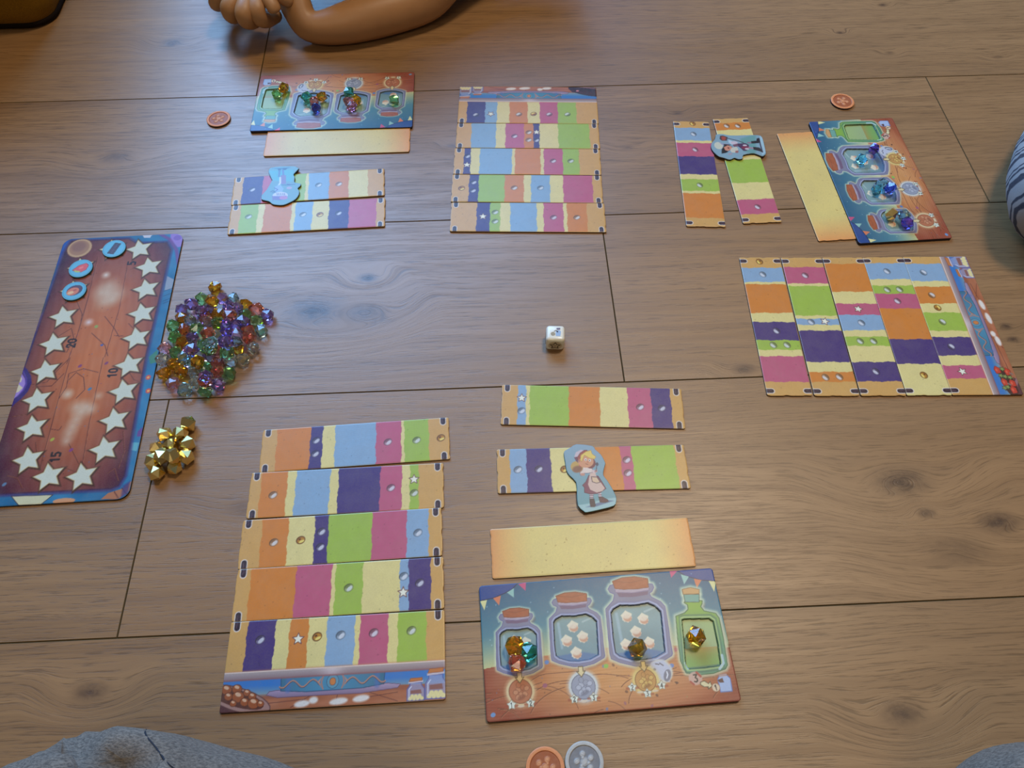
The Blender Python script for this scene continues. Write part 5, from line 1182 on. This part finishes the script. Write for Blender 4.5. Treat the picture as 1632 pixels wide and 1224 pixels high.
# face
link(bpy.data.objects.new('nose', skin_chain('nose', [CH((-.18, 1.003, .395)) + (.008,), CH((-.18, .983, .375)) + (.011,), CH((-.18, .996, .365)) + (.009,)], [(0, 1), (1, 2)], 2, mat=M_SKIN)), child)
for sx in (-1, 1): link(bpy.data.objects.new('ear', skin_chain('ear', [CH((-.18 + sx * .068, 1.06, .395)) + (.008, .014), CH((-.18 + sx * .074, 1.062, .375)) + (.006, .012)], [(0, 1)], 2, mat=M_SKIN)), child)
for sx in (-1, 1):
    bm = bmesh.new(); bmesh.ops.create_uvsphere(bm, u_segments=16, v_segments=10, radius=.010); me = bpy.data.meshes.new('eye'); bm.to_mesh(me); bm.free(); me.materials.append(plain('eye_white', (220, 216, 206), .2))
    e = link(bpy.data.objects.new('eye', me), child); e.location = CH((-.18 + sx * .026, 1.001, .402))
mm_ = skin_chain('mouth', [CH((-.195, 1.002, .345)) + (.005,), CH((-.18, .997, .343)) + (.006,), CH((-.165, 1.002, .345)) + (.005,)], [(0, 1), (1, 2)], 2, mat=plain('lips', (170, 84, 76), .4)); link(bpy.data.objects.new('mouth', mm_), child)

# --- pouf at the top left corner
def pouf():
    # rounded prism of stuffed mustard cloth; the near right corner is the one seen
    corner = Vector(P(64, 60, 0)); W, D, H = .55, .55, .36; r = .034; root = empty('floor_pouf', (corner.x - W / 2, corner.y + D / 2, 0), radians(3))
    V = []; F = []; ring = []
    prof = [(0, .00, -.016), (.006, 0, -.004), (.03, 0, .004), (H * .5, 0, .012), (H - .05, 0, .004), (H - .018, 0, -.012), (H - .004, 0, -.04), (H, 0, -.09)]
    n = 8
    for (z, _, off) in prof:
        row = []
        for cxs, cys, a0 in ((1, -1, -pi / 2), (1, 1, 0), (-1, 1, pi / 2), (-1, -1, pi)):
            for k in range(n + 1):
                a = a0 + k / n * pi / 2; rr = max(.004, r + off); x = cxs * (W / 2 - r) + rr * cos(a); y = cys * (D / 2 - r) + rr * sin(a); row.append(len(V)); V.append((x, y, z))
        ring.append(row)
    m = len(ring[0])
    for a, b in zip(ring, ring[1:]):
        for k in range(m): F.append((a[k], a[(k + 1) % m], b[(k + 1) % m], b[k]))
    F.append(tuple(ring[-1])); F.append(tuple(reversed(ring[0])))
    me = bpy.data.meshes.new('cover'); me.from_pydata(V, [], F); me.materials.append(fabric('mustard_cloth', (120, 84, 14), (142, 102, 20), 500, sheen=0))
    for p in me.polygons: p.use_smooth = True
    link(bpy.data.objects.new('cover', me), root)
    pts = [V[i] for i in ring[1]]; cu = skin_chain('piping', [(x, y, .006, .0035) for x, y, z in pts], [(k, (k + 1) % m) for k in range(m)], 1, mat=M_SEAM if False else plain('piping_contact_shade', (24, 16, 12), .9, .1)); link(bpy.data.objects.new('piping', cu), root)  # dark tube: piping, with the contact shadow at the foot put into its colour
    tag(root, 'mustard yellow cloth floor pouf with dark piping and contact shadow in the top left corner', 'pouf')
pouf()

# --- knee in striped legging at the right edge
def stripe_material():
    m = bpy.data.materials.new('striped_jersey'); N = NT(m); tc = N.new('ShaderNodeTexCoord')
    mp = N.new('ShaderNodeMapping'); mp.inputs['Rotation'].default_value = (0, radians(20), radians(-40)); N.link(tc.outputs['Object'], mp.inputs[0])
    sp = N.new('ShaderNodeSeparateXYZ'); N.link(mp.outputs[0], sp.inputs[0]); x = N.math('MULTIPLY', sp.outputs[0], 34.0); fr = N.math('FRACT', x)
    s1 = N.math('MULTIPLY', N.mr(fr, .05, .09), N.mr(fr, .26, .30, 1, 0)); s2 = N.math('MULTIPLY', N.mr(fr, .42, .45), N.mr(fr, .52, .55, 1, 0)); s3 = N.math('MULTIPLY', N.mr(fr, .62, .65), N.mr(fr, .70, .73, 1, 0))
    st = N.math('MAXIMUM', s1, N.math('MAXIMUM', s2, s3)); n = N.noise(tc.outputs['Object'], 900, 2.0, .6)
    c = N.mix(st, rgba(150, 150, 150), rgba(40, 44, 58)); c = N.mix(N.mr(n, .3, .7, 0, .2), c, rgba(120, 120, 130)); N.link(c, N.b.inputs['Base Color']); N.b.inputs['Roughness'].default_value = .9; N.bump(n, .4, .0006); return m
right = empty('person', (.9, .6, 0)); tag(right, 'person at the right edge, only a knee in striped leggings showing', 'person')
def RG(p): return (p[0] - .9, p[1] - .6, p[2])
kx, ky = P(1644, 352, .042)
hips = (1.02, .72, .30)
leg = [RG(hips) + (.11,), RG((.86, .66, .21)) + (.085,), RG((.66, .57, .10)) + (.062,), RG((kx, ky, .050)) + (.043, .042), RG((.60, .64, .05)) + (.045,), RG((.80, .86, .04)) + (.036,), RG((.86, .95, .03)) + (.028,),
       RG((1.02, .78, .46)) + (.11, .09), RG((1.01, .78, .60)) + (.10, .08), RG((1.0, .76, .68)) + (.04,), RG((.97, .74, .78)) + (.075,), RG((.96, .73, .85)) + (.06,), RG((1.16, .84, .12)) + (.08,), RG((1.1, 1.0, .05)) + (.045,)]
me = skin_chain('body', [tuple(v) for v in leg], [(0, 1), (1, 2), (2, 3), (3, 4), (4, 5), (5, 6), (0, 7), (7, 8), (8, 9), (9, 10), (10, 11), (0, 12), (12, 13)], 2, mat=M_SKIN)
link(bpy.data.objects.new('body', me), right)
lg = [v[:3] + tuple(r + .010 for r in v[3:]) for v in leg[:6]] + [RG((1.02, .76, .42)) + (.13, .11), RG((1.16, .84, .12)) + (.09,), RG((1.1, 1.0, .05)) + (.055,)]
me = skin_chain('striped_leggings', lg, path(lg[:6]) + [(0, 6), (0, 7), (7, 8)], 3, mat=stripe_material()); cloth_bump(me, .0015, 30, 3); link(bpy.data.objects.new('striped_leggings', me), right)
me = skin_chain('dark_shirt', [RG((1.02, .75, .38)) + (.145, .125), RG((1.02, .78, .46)) + (.14, .12), RG((1.01, .78, .60)) + (.11, .09), RG((.86, .72, .58)) + (.045,), RG((.82, .66, .42)) + (.038,), RG((1.16, .82, .58)) + (.045,), RG((1.2, .78, .42)) + (.038,)], [(0, 1), (1, 2), (2, 3), (3, 4), (2, 5), (5, 6)], 2, mat=M_BLACK); link(bpy.data.objects.new('dark_shirt', me), right)

# --- the photographer: two knees in grey sweat trousers at the bottom
me_root = empty('person', (0, -.3, 0)); tag(me_root, 'person sitting at the bottom edge in heather grey trousers, both knees showing', 'person')
def ME(p): return (p[0], p[1] + .3, p[2])
KL = P(30, 1345, .09); KR = P(1706, 1290, .08)
legs_v = [ME((0, -.38, .12)) + (.13, .11),
          ME((-.14, -.32, .11)) + (.10,), ME((-.23, -.18, .11)) + (.095,), ME((KL[0], KL[1], .09)) + (.092,), ME((KL[0] + .09, KL[1] - .012, .08)) + (.078,), ME((KL[0] + .19, KL[1] - .05, .06)) + (.062,), ME((.02, -.14, .04)) + (.040,),
          ME((.13, -.30, .11)) + (.095,), ME((.29, -.16, .10)) + (.085,), ME((KR[0], KR[1], .08)) + (.068,), ME((KR[0] - .03, KR[1] - .01, .055)) + (.054,), ME((.22, -.14, .05)) + (.046,), ME((.08, -.19, .04)) + (.036,)]
legs_e = [(0, 1), (1, 2), (2, 3), (3, 4), (4, 5), (5, 6), (0, 7), (7, 8), (8, 9), (9, 10), (10, 11), (11, 12)]
me = skin_chain('body', [v[:3] + tuple(r * .66 for r in v[3:]) for v in legs_v], legs_e, 2, mat=M_SKIN); link(bpy.data.objects.new('body', me), me_root)
me = skin_chain('sweat_trousers', legs_v, legs_e, 4, mat=M_GREY); cloth_bump(me, .004, 9, 1.0)
def carve(me, pts, depth, width, ox=0, oy=-.3):
    'press a fold into the cloth along a line seen from above'
    a = np.array([[p[0] - ox, p[1] - oy] for p in pts])
    for v in me.vertices:
        if v.normal.z < -.2: continue
        d = min(float(Ink._segd(np.array([v.co.x]), np.array([v.co.y]), a[k], a[k + 1])[0]) for k in range(len(a) - 1)) if abs(v.co.x - a[:, 0].mean()) < .15 and abs(v.co.y - a[:, 1].mean()) < .12 else 9
        if d < width * 4: v.co += v.normal * (-depth * math.exp(-(d / width) ** 2) + depth * .45 * math.exp(-((d - width * 1.7) / width) ** 2))
carve(me, [P(100, 1186, .14), P(140, 1202, .14), P(185, 1208, .14), P(215, 1214, .14), P(235, 1240, .13)], .012, .0055)
carve(me, [P(150, 1222, .14), P(200, 1240, .14)], .008, .007)
link(bpy.data.objects.new('sweat_trousers', me), me_root)
from mathutils.bvhtree import BVHTree
bm = bmesh.new(); bm.from_mesh(me); tree = BVHTree.FromBMesh(bm); bm.free(); sv = []
for t in np.linspace(0, 1, 16):
    x, y = P(208 + 100 * t, 1150 + 104 * t, .13); h = tree.ray_cast(Vector((x, y + .3, .5)), Vector((0, 0, -1)))
    if h[0] is not None: sv.append((h[0].x, h[0].y, h[0].z, .0005))
if len(sv) > 2: link(bpy.data.objects.new('seam', skin_chain('seam', sv, path(sv), 1, mat=M_SEAM)), me_root)

print('tris', sum(len(o.data.loops) - 2 * len(o.data.polygons) for o in bpy.data.objects if o.type == 'MESH'))
